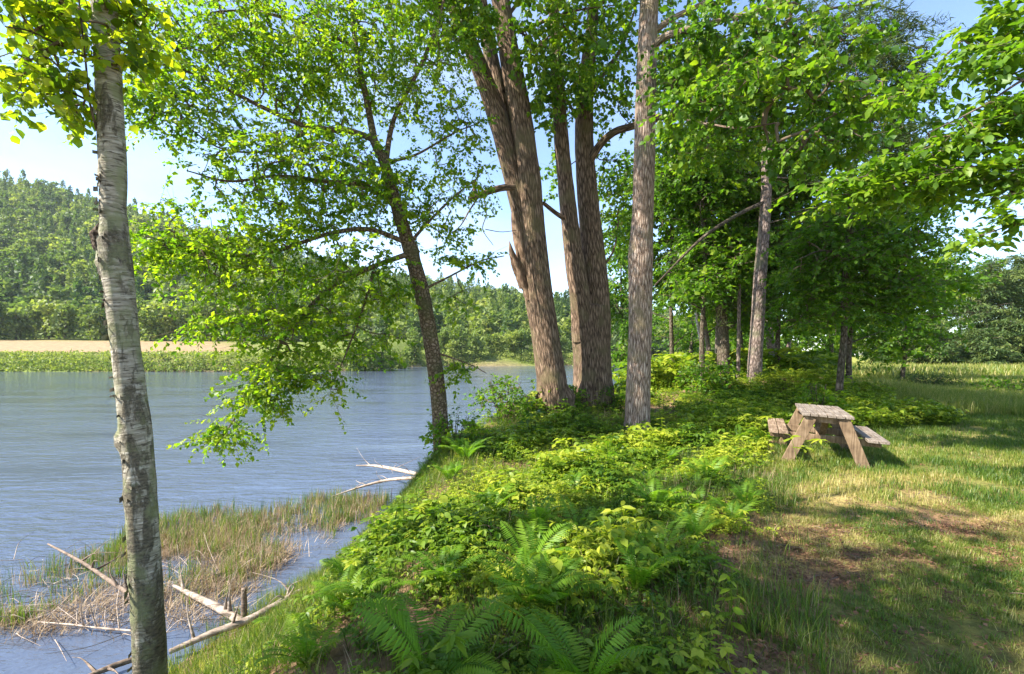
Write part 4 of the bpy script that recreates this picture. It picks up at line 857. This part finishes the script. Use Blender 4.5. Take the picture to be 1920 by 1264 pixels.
grass_stuff('field_grass', 'long sunlit yellow-green grass of the open field', [(scatter(12000, 9, 20, 11.5, 18, field_ok, rg), g4, 1.1), (scatter(11000, 5, 45, 15, 32, field_ok, rg), g3, .8), (scatter(9000, 8, 75, 30, 62, field_ok, rg), g3, 1.7)], M['grass'], rg, .70, .14)
def ug_ok(x, y, u): return (x - xw(y) > .9) & (x < lawn_x(y) + .3) & (u < np.clip((fbm(x * 1.7 + 60, y * 1.7) - .38) * 4 + ((y < 4.5) & (x > .3)) * .5, .12, 1))
grass_stuff('bank_grass', 'thin grass blades mixed through the bank undergrowth', [(scatter(22000, -4, 6, 1.6, 11, ug_ok, rg), g4, .62)], M['grass'], rg, .42, .16)
# needle and leaf litter
def lit_ok(x, y, u): return (x - xw(y) > .5) & (u < np.where(x > lawn_x(y), .15 + .85 * bare(x, y), .5)) & (x < y * 1.25 + .3)
ll = np.vstack([scatter(36000, -4, 8, 1.6, 8, lit_ok, rg), scatter(30000, .8, 5, 1.7, 4.6, lit_ok, rg)]); n = len(ll); ax = nrm(rg.normal(size=(n, 3)) * A(1, 1, .18)); isn = rg.random(n) < .7
V, T = leaf_tris(ll + A(0, 0, .012) + rg.random((n, 1)) * A(0, 0, .02), ax, nrm(rg.normal(size=(n, 3)) * .35 + A(0, 0, 1)), np.where(isn, rg.uniform(.03, .08, n), rg.uniform(.02, .038, n)), np.where(isn, .004, rg.uniform(.012, .026, n)))
tag(mesh('leaf_litter', V, T, M['litter'], tint=np.repeat(np.clip(.5 + rg.normal(size=n) * .25, 0, 1), 2)), 'brown needles and dead leaves strewn on the ground', 'litter', kind='stuff')

b = Bag(); q = scatter(700, .8, 6.5, 1.9, 6.5, lambda x, y, u: (x > lawn_x(y) - .4) & (u < .15 + .85 * bare(x, y)) & (x < y * 1.2), rg)
for k, p_ in enumerate(q):
    an = rg.random() * 6.28; l = rg.uniform(.05, .22); dv = A(math.cos(an), math.sin(an), 0) * l; addtube(b, np.array([p_ + A(0, 0, .012), p_ + dv * .5 + rg.normal(size=3) * .012 + A(0, 0, .018), p_ + dv + A(0, 0, .012)]), [.0035, .003, .0015], 6, 4, .1, k, cap=False)
tag(b.build('ground_twigs', M['dead_grey']), 'small dry twigs lying on the worn part of the lawn', 'twigs', kind='stuff')
dd = [tuft(70 + s, 4, .08, .30, .006, 1.6) for s in range(4)]
grass_stuff('dry_stems', 'dry brown stems and old bracken poking through the bank plants', [(scatter(5200, -4, 6, 1.8, 11, ug_ok, rg), dd, .6)], M['straw'], rg, .35, .25, cat='stems')
def toe_ok(x, y, u):
    d = x - xw(y) + (fbm(x * 2, y * 2) - .5) * .6; return (d > -.1) & (d < 2.3)
toe = scatter(7000, -4.6, -.6, 2, 9, toe_ok, rg)
grass_stuff('bank_toe_grass', 'pale grass and weeds at the foot of the bank by the log', [(toe, g4, .7)], M['grass'], rg, .55, .22)
# ---------------------------------------------------------------- reeds and drift at the water's edge
def in_poly(x, y, P):
    r = np.zeros(len(x), bool); n = len(P)
    for i in range(n):
        (x0, y0), (x1, y1) = P[i], P[(i + 1) % n]
        c = ((y0 > y) != (y1 > y)) & (x < (x1 - x0) * (y - y0) / (y1 - y0 + 1e-12) + x0); r ^= c
    return r
def wpoly(pts): return [tuple(on_z(px, py, WATER)[:2]) for px, py in pts]
R1 = wpoly([(230, 1000), (330, 968), (480, 948), (600, 935), (690, 925), (735, 935), (690, 985), (640, 985), (600, 1030), (540, 1075), (470, 1110), (380, 1135), (290, 1135), (225, 1080)])
R2 = wpoly([(-200, 1120), (0, 1085), (60, 1060), (150, 1030), (240, 1015), (245, 1090), (140, 1130), (70, 1165), (0, 1178), (-200, 1190)])
reed = [tuft(50 + s, 7, .05, .42, .012, .35) for s in range(4)]; dead = [tuft(60 + s, 8, .09, .24, .010, 2.2) for s in range(4)]
def reed_pts(n, poly, rg, thr):
    P = np.array(poly); x = rg.uniform(P[:, 0].min(), P[:, 0].max(), n); y = rg.uniform(P[:, 1].min(), P[:, 1].max(), n)
    m = in_poly(x, y, poly) & (fbm(x * .9 + 2, y * .9, 3) + rg.normal(size=n) * .1 > thr); return np.stack([x, y, np.full(m.size, WATER - .06)], -1)[m]
grass_stuff('reeds', 'green reeds standing in the shallows by the near bank', [(reed_pts(2700, R1, rg, .49), reed, .78), (reed_pts(2500, R2, rg, .51), reed, .7)], M['reed'], rg, .42, .16, cat='reeds')
R3 = wpoly([(250, 1030), (420, 985), (560, 980), (640, 990), (600, 1050), (540, 1090), (520, 1130), (440, 1165), (330, 1180), (250, 1130)])
R4 = wpoly([(-100, 1160), (120, 1110), (240, 1080), (250, 1190), (120, 1190), (0, 1200)])
grass_stuff('dry_reeds', 'tan dry reed stems standing among the green reeds', [(reed_pts(2600, R1, rg, .46), reed, .68), (reed_pts(1200, R2, rg, .5), reed, .62)], M['straw'], rg, .5, .22, cat='reeds')
grass_stuff('dead_reeds', 'pale matted dead reeds lying in the shallows', [(reed_pts(3600, R3, rg, .48), dead, .8), (reed_pts(1100, R4, rg, .56), dead, .8)], M['straw'], rg, .5, .2, cat='reeds')
def wood(name, label, cat, P, r, mat, seed, group=None, sides=10, twigs=0):
    P = np.asarray(P); O = P[0].copy(); b = Bag(); addtube(b, P, r, 40, sides, .09, seed)
    rg = np.random.default_rng(seed); C = catmull(P, 30)
    for k in range(twigs):
        c = C[rg.integers(3, 27)]; dv = nrm(A(rg.normal(), rg.normal() * .6, abs(rg.normal()) * .8)); l = rg.uniform(.2, .6)
        addtube(b, np.array([c, c + dv * l * .5 + A(0, 0, .05), c + dv * l + rg.normal(size=3) * .1]), [r[-1] * .6 + .003, .005, .002], 8, 5, .05, seed + k)
    return tag(b.build(name, mat, None, O, True), label, cat, group)
pz = lambda L, z: np.array([on_z(a, b, zz) for (a, b), zz in zip(L, z if hasattr(z, '__len__') else [z] * len(L))])
wood('fallen_log', 'long pale fallen log along the foot of the bank', 'log', pz([(318, 1222), (400, 1186), (470, 1160), (560, 1112), (655, 1064)], [-1.72, -1.62, -1.55, -1.45, -1.3]), [.03, .04, .045, .045, .03], M['dead_pale'], 701, twigs=7)
wood('fallen_branch', 'thick pale branch meeting the long log from the left', 'branch', pz([(325, 1098), (365, 1118), (410, 1140), (452, 1166)], -1.68), [.02, .04, .05, .05], M['dead_pale'], 702, twigs=5)
wood('fallen_branch', 'brown branch sloping down to the left side of the birch', 'branch', pz([(90, 1020), (150, 1052), (200, 1085), (262, 1128)], [-1.45, -1.5, -1.55, -1.6]), [.012, .022, .028, .03], M['dead_grey'], 703, twigs=5)
wood('fallen_branch', 'thin bleached branch lying flat on the water left of the birch', 'branch', pz([(70, 1166), (130, 1171), (190, 1178), (262, 1184)], -1.74), [.006, .010, .012, .012], M['dead_wood'], 704, twigs=4)
wood('fallen_branch', 'grey branch at the bottom edge just left of the birch base', 'branch', pz([(150, 1275), (205, 1252), (262, 1232)], -1.72), [.02, .03, .03], M['dead_grey'], 705, twigs=2)
wood('fallen_branch', 'upper bleached branch reaching out over the water left of the leaning tree', 'branch', pz([(785, 890), (740, 880), (705, 874), (668, 873)], [-1.3, -1.35, -1.4, -1.4]), [.05, .045, .035, .015], M['dead_wood'], 706, twigs=6)
wood('fallen_branch', 'lower bleached branch dipping to the reeds left of the leaning tree', 'branch', pz([(785, 896), (730, 900), (680, 912), (620, 932)], [-1.3, -1.45, -1.55, -1.7]), [.04, .035, .028, .01], M['dead_wood'], 707, twigs=5)
wood('stump', 'short upright broken post standing by the long pale log', 'stump', np.array([on_z(457, 1168, -1.75), on_z(457, 1168, -1.75) + A(.005, 0, .2), on_z(457, 1168, -1.75) + A(0, 0, .43)]), [.04, .037, .032], M['dead_grey'], 708)
# tangle of dry twigs
b = Bag()
for k in range(230):
    px, py = rg.uniform(20, 640), rg.uniform(1040, 1200)
    if px > 460 and py > 1330 - .42 * px - 40: continue
    p = on_z(px, py, WATER + .03); an = rg.random() * 6.28; l = rg.uniform(.25, .8); el = abs(rg.normal()) * .45
    dv = A(math.cos(an) * math.cos(el), math.sin(an) * math.cos(el), math.sin(el)); addtube(b, np.array([p, p + dv * l * .5 + rg.normal(size=3) * .05, p + dv * l + A(0, 0, -.05)]), [.006, .004, .002], 8, 4, .05, k, cap=False)
tag(b.build('dry_twigs', M['dead_wood']), 'tangle of dry pale twigs among the reeds', 'twigs', kind='stuff')

# ---------------------------------------------------------------- ferns
def fern_mesh(seed, nf, length, upright):
    rg = np.random.default_rng(seed); bag = Bag()
    for f in range(nf):
        an = f * 6.28 / nf + rg.normal() * .25; l = length * rg.uniform(.75, 1.1); el0 = upright + rg.normal() * .1; m = 34
        t = np.linspace(0, 1, m); el = el0 - 1.25 * t ** 1.8; ds = l / m
        rad = np.cumsum(np.cos(el)) * ds; zz = np.cumsum(np.sin(el)) * ds
        hd = A(math.cos(an), math.sin(an), 0); sd = A(-hd[1], hd[0], 0) + A(0, 0, rg.normal() * .15)
        C = hd * rad[:, None] + A(0, 0, 1) * zz[:, None] + sd * (rg.normal() * .12 * t ** 2)[:, None]
        Tn = nrm(np.gradient(C, axis=0)); v, q = segs(C[:-1], C[1:], np.full(m - 1, .0035) * (1 - .8 * t[:-1]), np.full(m - 1, .0035) * (1 - .8 * t[1:]), 3); bag.add(v, q, .35)
        tint = np.clip(.5 + rg.normal() * .15, 0, 1)
        w = l * .21 * np.clip(np.sin(np.pi * np.clip(t, 0, 1) ** 1.25) ** .75, .02, 1) * (t > .1)
        nn = nrm(np.cross(nrm(sd), Tn))
        for s in (-1, 1):
            B = C[3:-1]; ax = nrm(sd * s + Tn[3:-1] * .45 - A(0, 0, .18) + rg.normal(size=B.shape) * .05); no = -nn[3:-1]; L = w[3:-1]; Wd = np.full(len(B), l / m * 1.0)
            V, T = leaf_tris(B, ax, no, L, Wd * .95, .08, .3); bag.add(V, T, np.clip(tint + .06 * rg.normal(), 0, 1))
    return bag
FM = []
for k, (nf, ln, up) in enumerate([(9, .62, 1.15), (7, .75, 1.25), (6, .5, .95), (8, .85, 1.2)]):
    FM.append(fern_mesh(800 + k, nf, ln, up))
fmesh = [None] * 4
def fern(k, x, y, s, rz, label, group=None):
    loc = A(x, y, float(ground_z(x, y)) - .01)
    if fmesh[k] is None:
        o = FM[k].build('fern', M['fern']); fmesh[k] = o
    else:
        o = fmesh[k].copy(); COL.objects.link(o)
    o.location = [float(v) for v in loc]; o.rotation_euler = (rg.normal() * .06, rg.normal() * .06, rz); o.scale = (s, s, s)
    return tag(o, label, 'fern', group)
BIG = [(.33, 2.15, 1, .85, .3, 'large fern with one broad upright frond at the bottom centre'), (-.38, 2.25, 0, 1.0, 1.2, 'spreading fern at the bottom edge left of centre'), (.05, 2.15, 2, 1.0, .2, 'small fern between the two large ferns at the bottom'),
       (.2, 3.0, 3, .6, 2, 'tall fern with long arching fronds just above the bottom centre'), (.82, 3.2, 1, .68, 2.5, 'upright shaded fern right of the bottom centre'), (-.9, 3.2, 2, .8, .7, 'dark fern in shade at the left of the foreground bank'),
       (-1.1, 2.6, 0, .6, 3, 'shaded fern near the lower end of the fallen log'), (.55, 4.1, 3, .55, 1, 'bright fern in the sun at the middle of the bank'), (1.15, 3.7, 1, .55, 4, 'fern by the edge of the worn lawn')]
for x, y, k, s, rz, lb_ in BIG: fern(k, x, y, s, rz, lb_)
fl = scatter(900, -2.2, 5, 2.6, 10.5, lambda x, y, u: (x - xw(y) > 1.2) & (x < lawn_x(y) - .25) & (fbm(x * 1.1 + 21, y * 1.1) > .46), rg)[:60]
for p in fl: fern(int(rg.integers(0, 4)), p[0], p[1], rg.uniform(.35, .7), rg.random() * 6.28, 'fern growing among the sunlit undergrowth of the bank', 'ferns in the bank undergrowth')

# ---------------------------------------------------------------- single plants worth naming
def herb_thing(name, label, x, y, h, k, tint, seed, group=None):
    v, t_, q = TP[k]; z = float(ground_z(x, y)); r_ = np.random.default_rng(seed); an = r_.random() * 6.28; c, s = math.cos(an), math.sin(an)
    V = v @ np.array([[c, s, 0], [-s, c, 0], [0, 0, 1]]) * h + A(x, y, z)
    return tag(mesh(name, V, t_, M['herb'], None, A(x, y, z), np.clip(q + tint, 0, 1)), label, 'plant', group)
herb_thing('milkweed', 'pale broad-leaved plant standing out left of the picnic table', px_x(1358, 6.6), 6.6, .55, 3, .95, 1)
herb_thing('milkweed', 'broad-leaved plant at the lower right edge of the undergrowth', px_x(1372, 2.75), 2.75, .38, 0, .55, 2)
herb_thing('false_solomon_seal', 'leafy plant with drooping leaves in front of the left table leg', px_x(1500, 6.7), 6.7, .5, 2, .8, 3)
herb_thing('milkweed', 'bright oval-leaved plant in the middle of the shaded foreground', px_x(1065, 3.1), 3.1, .4, 4, .75, 4)
def shrub(label, px, d, z0, rx, rz_, n, leaf, L, W, tint, seed, name='shrub'):
    x = px_x(px, d); z = float(ground_z(x, d)); O = A(x, d, z); r_ = np.random.default_rng(seed); t = thing(name, O, label, 'shrub')
    st_ = np.array([O + A(r_.normal() * rx * .3, r_.normal() * rx * .3, rz_ * q) for q in np.linspace(0, .8, 10)])
    b = Bag(); 
    for k in range(5):
        an = k * 1.26; addtube(b, np.array([O - A(0, 0, .05), O + A(math.cos(an) * rx * .3, math.sin(an) * rx * .3, rz_ * .5), O + A(math.cos(an) * rx * .5, math.sin(an) * rx * .5, rz_ * .95)]), [.014, .009, .004], 8, 5, .05, seed + k)
    b.build('stems', M['twig'], t, O, True)
    crown('c', t, O, r_, st_, None, ell_points(r_, O + A(0, 0, rz_ * .55), (rx, rx, rz_ * .5), n, .4), leaf, L, W, 10, .25, .2, .5, .2, .003, tint=(tint, .2))
    return t
shrub('leafy shrub at the left foot of the torn maple, against the water', 945, 10.6, 0, .75, .95, 110, M['leaf_wood'], .085, .05, .45, 901)
shrub('small dark shrub between the torn maple and the forked maple', 1072, 11.1, 0, .22, .65, 24, M['leaf_wood'], .085, .05, .4, 902)
shrub('bushy shrub between the forked maple and the pale trunk', 1160, 11.2, 0, .4, .65, 50, M['leaf_wood'], .085, .05, .5, 903)
shrub('leafy bush wrapping the foot of the leaning tree', 850, 8.2, 0, .45, .6, 60, M['leaf_elm'], .085, .05, .6, 904)
shrub('green bush left of the grey pine trunk', 1330, 14.5, 0, .9, 1.0, 110, M['leaf_wood'], .11, .07, .5, 905)
shrub('flowering bush behind the left bench of the table', 1535, 11.0, 0, .35, .85, 40, M['leaf_maple'], .1, .07, .7, 906)
shrub('low dark juniper in the sunny field beyond the lawn', 1740, 22, 0, 1.1, .6, 90, M['needles'], .2, .03, .4, 907, 'juniper')
shrub('spreading dark bush at the right edge of the field', 1890, 17, 0, 1.0, .6, 90, M['leaf_wood'], .11, .07, .4, 908)
# bare sapling in the undergrowth
P = path([(938, 1110), (930, 1060), (922, 1010), (917, 985)], 3.9); P[0][2] = ground_z(P[0][0], P[0][1]) - .02
O = P[0].copy(); sl = thing('seedling', O, 'thin dark seedling stem standing in the bright ferns', 'plant'); b = Bag(); addtube(b, P, [.006, .005, .003, .002], 14, 6, .03, 950); b.build('stem', M['dark_bark'], sl, O)
crown('c', sl, O, rng, P[2:], None, P[-1] + rng.normal(size=(3, 3)) * .04, M['leaf_wood'], .06, .045, 3, .06, .3, .6, .5, .0015, oval=True)

# ---------------------------------------------------------------- picnic table
def box(c, s, rot=None, bev=.006):
    h = np.array(s) / 2; V = np.array([[x, y, z] for x in (-1, 1) for y in (-1, 1) for z in (-1, 1)]) * h
    bm_ = None
    return V, c, rot
import bmesh
def planks(name, items, mat, parent, seed):
    """items: (centre, size, rot_x about y etc) boards joined as ONE part, bevelled, a little uneven"""
    r_ = np.random.default_rng(seed); me = bpy.data.meshes.new(name); bm = bmesh.new()
    from mathutils import Matrix, Vector
    for c, s, rot in items:
        g = bmesh.ops.create_cube(bm, size=1)
        Mx = Matrix.Translation(Vector(c) + Vector(r_.normal(size=3) * .0015)) @ rot @ Matrix.Diagonal((*s, 1))
        bmesh.ops.transform(bm, matrix=Mx, verts=g['verts'])
        ed = list({e for v in g['verts'] for e in v.link_edges}); bmesh.ops.bevel(bm, geom=ed, offset=.006, segments=2, affect='EDGES', profile=.5)
    bm.to_mesh(me); bm.free(); me.materials.append(mat); o = bpy.data.objects.new(name, me); COL.objects.link(o); o.parent = parent; return o
from mathutils import Matrix
ID = Matrix.Identity(4); RY = lambda a: Matrix.Rotation(a, 4, 'Y'); RX = lambda a: Matrix.Rotation(a, 4, 'X')
tx, ty = 4.90, 7.72
tb = thing('picnic_table', A(tx, ty, float(ground_z(tx, ty)) - .02), 'weathered wooden picnic table with two attached benches at the lawn edge', 'picnic table')
tb.rotation_euler = (R(0), R(2.6), R(-27))
L = 1.62
planks('tabletop', [((-.27 + .108 * k, 0 + .01 * ((k * 7) % 3 - 1), .745), (.097, L, .04), ID) for k in range(6)], M['plank_grey'], tb, 1)
for sx in (-1, 1):
    planks('bench_seat', [((sx * .61 + .135 * q, .01 * q, .445), (.122, L, .04), ID) for q in (-.5, .5)], M['plank'] if sx < 0 else M['plank_grey'], tb, 2 + sx)
ye = L / 2 - .06
for sy in (-1, 1):
    for sx in (-1, 1):
        planks('leg', [((sx * .35, sy * ye, .345), (.15, .045, .80), RY(-sx * R(22)))], M['post'], tb, 5)
    planks('top_batten', [((0, sy * (ye - .047), .68), (.58, .04, .09), ID)], M['post'], tb, 7)
    planks('seat_beam', [((0, sy * (ye - .30), .375), (1.42, .04, .10), ID)], M['post'], tb, 8)
    planks('brace', [((0, sy * (ye - .047) * .55, .53), (.09, .04, .72), RX(sy * R(-52)))], M['post'], tb, 9)

# ---------------------------------------------------------------- air
hm = bpy.data.materials.new('haze'); hm.use_nodes = True; hn = hm.node_tree; hn.nodes.clear()
pv = hn.nodes.new('ShaderNodeVolumePrincipled'); pv.inputs['Color'].default_value = (.86, .92, 1, 1); pv.inputs['Density'].default_value = .0001; pv.inputs['Anisotropy'].default_value = .2
hn.links.new(pv.outputs[0], hn.nodes.new('ShaderNodeOutputMaterial').inputs['Volume'])
hv = np.array([[x, y, z] for x in (-2300, 2300) for y in (-200, 1640) for z in (-7, 225)], float)
tag(mesh('haze', hv, np.array([[0, 1, 3, 2], [4, 6, 7, 5], [0, 4, 5, 1], [2, 3, 7, 6], [0, 2, 6, 4], [1, 5, 7, 3]]), hm), 'thin summer haze in the valley air', 'haze', kind='stuff')

# ---------------------------------------------------------------- light, sky, camera
SUN_EL, AZ = 44, math.atan2(-.96, -.27)          # direction towards the sun: x = sin, y = cos
s = A(math.sin(AZ) * math.cos(R(SUN_EL)), math.cos(AZ) * math.cos(R(SUN_EL)), math.sin(R(SUN_EL)))
L_ = bpy.data.lights.new('sun', 'SUN'); L_.energy = 5.0; L_.angle = R(.53); L_.color = (1, .95, .86)
so = bpy.data.objects.new('sun', L_); COL.objects.link(so)
from mathutils import Vector
so.rotation_euler = Vector([float(v) for v in s]).to_track_quat('Z', 'Y').to_euler()
w = bpy.data.worlds.new('World'); SC.world = w; w.use_nodes = True; nt = w.node_tree; nt.nodes.clear()
sky = nt.nodes.new('ShaderNodeTexSky'); sky.sky_type = 'NISHITA'; sky.sun_disc = False; sky.sun_elevation = R(SUN_EL); sky.sun_rotation = AZ % (2 * math.pi)
sky.air_density = .8; sky.dust_density = .3; sky.ozone_density = 1.5
bg = nt.nodes.new('ShaderNodeBackground'); bg.inputs[1].default_value = .14
# thin high cloud mixed into the sky
tc = nt.nodes.new('ShaderNodeTexCoord'); mp = nt.nodes.new('ShaderNodeMapping'); mp.inputs['Scale'].default_value = (1.2, 1.2, 3.5)
nz = nt.nodes.new('ShaderNodeTexNoise'); nz.inputs['Scale'].default_value = 1.6; nz.inputs['Detail'].default_value = 5; nz.inputs['Roughness'].default_value = .5
rp = nt.nodes.new('ShaderNodeValToRGB'); rp.color_ramp.elements[0].position = .47; rp.color_ramp.elements[0].color = (0, 0, 0, 1); rp.color_ramp.elements[1].position = .75; rp.color_ramp.elements[1].color = (.22, .22, .22, 1)
mx = nt.nodes.new('ShaderNodeMixRGB'); mx.inputs[2].default_value = (5.2, 5.6, 6.2, 1)
ln = nt.links.new
ln(tc.outputs['Generated'], mp.inputs[0]); ln(mp.outputs[0], nz.inputs['Vector']); ln(nz.outputs[0], rp.inputs[0]); ln(rp.outputs[0], mx.inputs[0]); ln(sky.outputs[0], mx.inputs[1]); ln(mx.outputs[0], bg.inputs[0])
wo = nt.nodes.new('ShaderNodeOutputWorld'); ln(bg.outputs[0], wo.inputs[0])
cam = bpy.data.cameras.new('camera'); co = bpy.data.objects.new('camera', cam); COL.objects.link(co)
co.location = (0, 0, EYE); co.rotation_euler = (math.pi / 2, 0, 0); cam.sensor_width = 36; cam.lens = F / 1920 * 36; cam.shift_y = -(632 - 665) / 1920 * 1.0
cam.clip_start = .05; cam.clip_end = 5000
SC.camera = co
SC.view_settings.view_transform = 'Standard'; SC.view_settings.look = 'None'; SC.view_settings.exposure = 1.62; SC.view_settings.gamma = 1
SC.cycles.max_bounces = 8; SC.cycles.diffuse_bounces = 4; SC.cycles.transmission_bounces = 6; SC.cycles.glossy_bounces = 3; SC.cycles.sample_clamp_indirect = 6
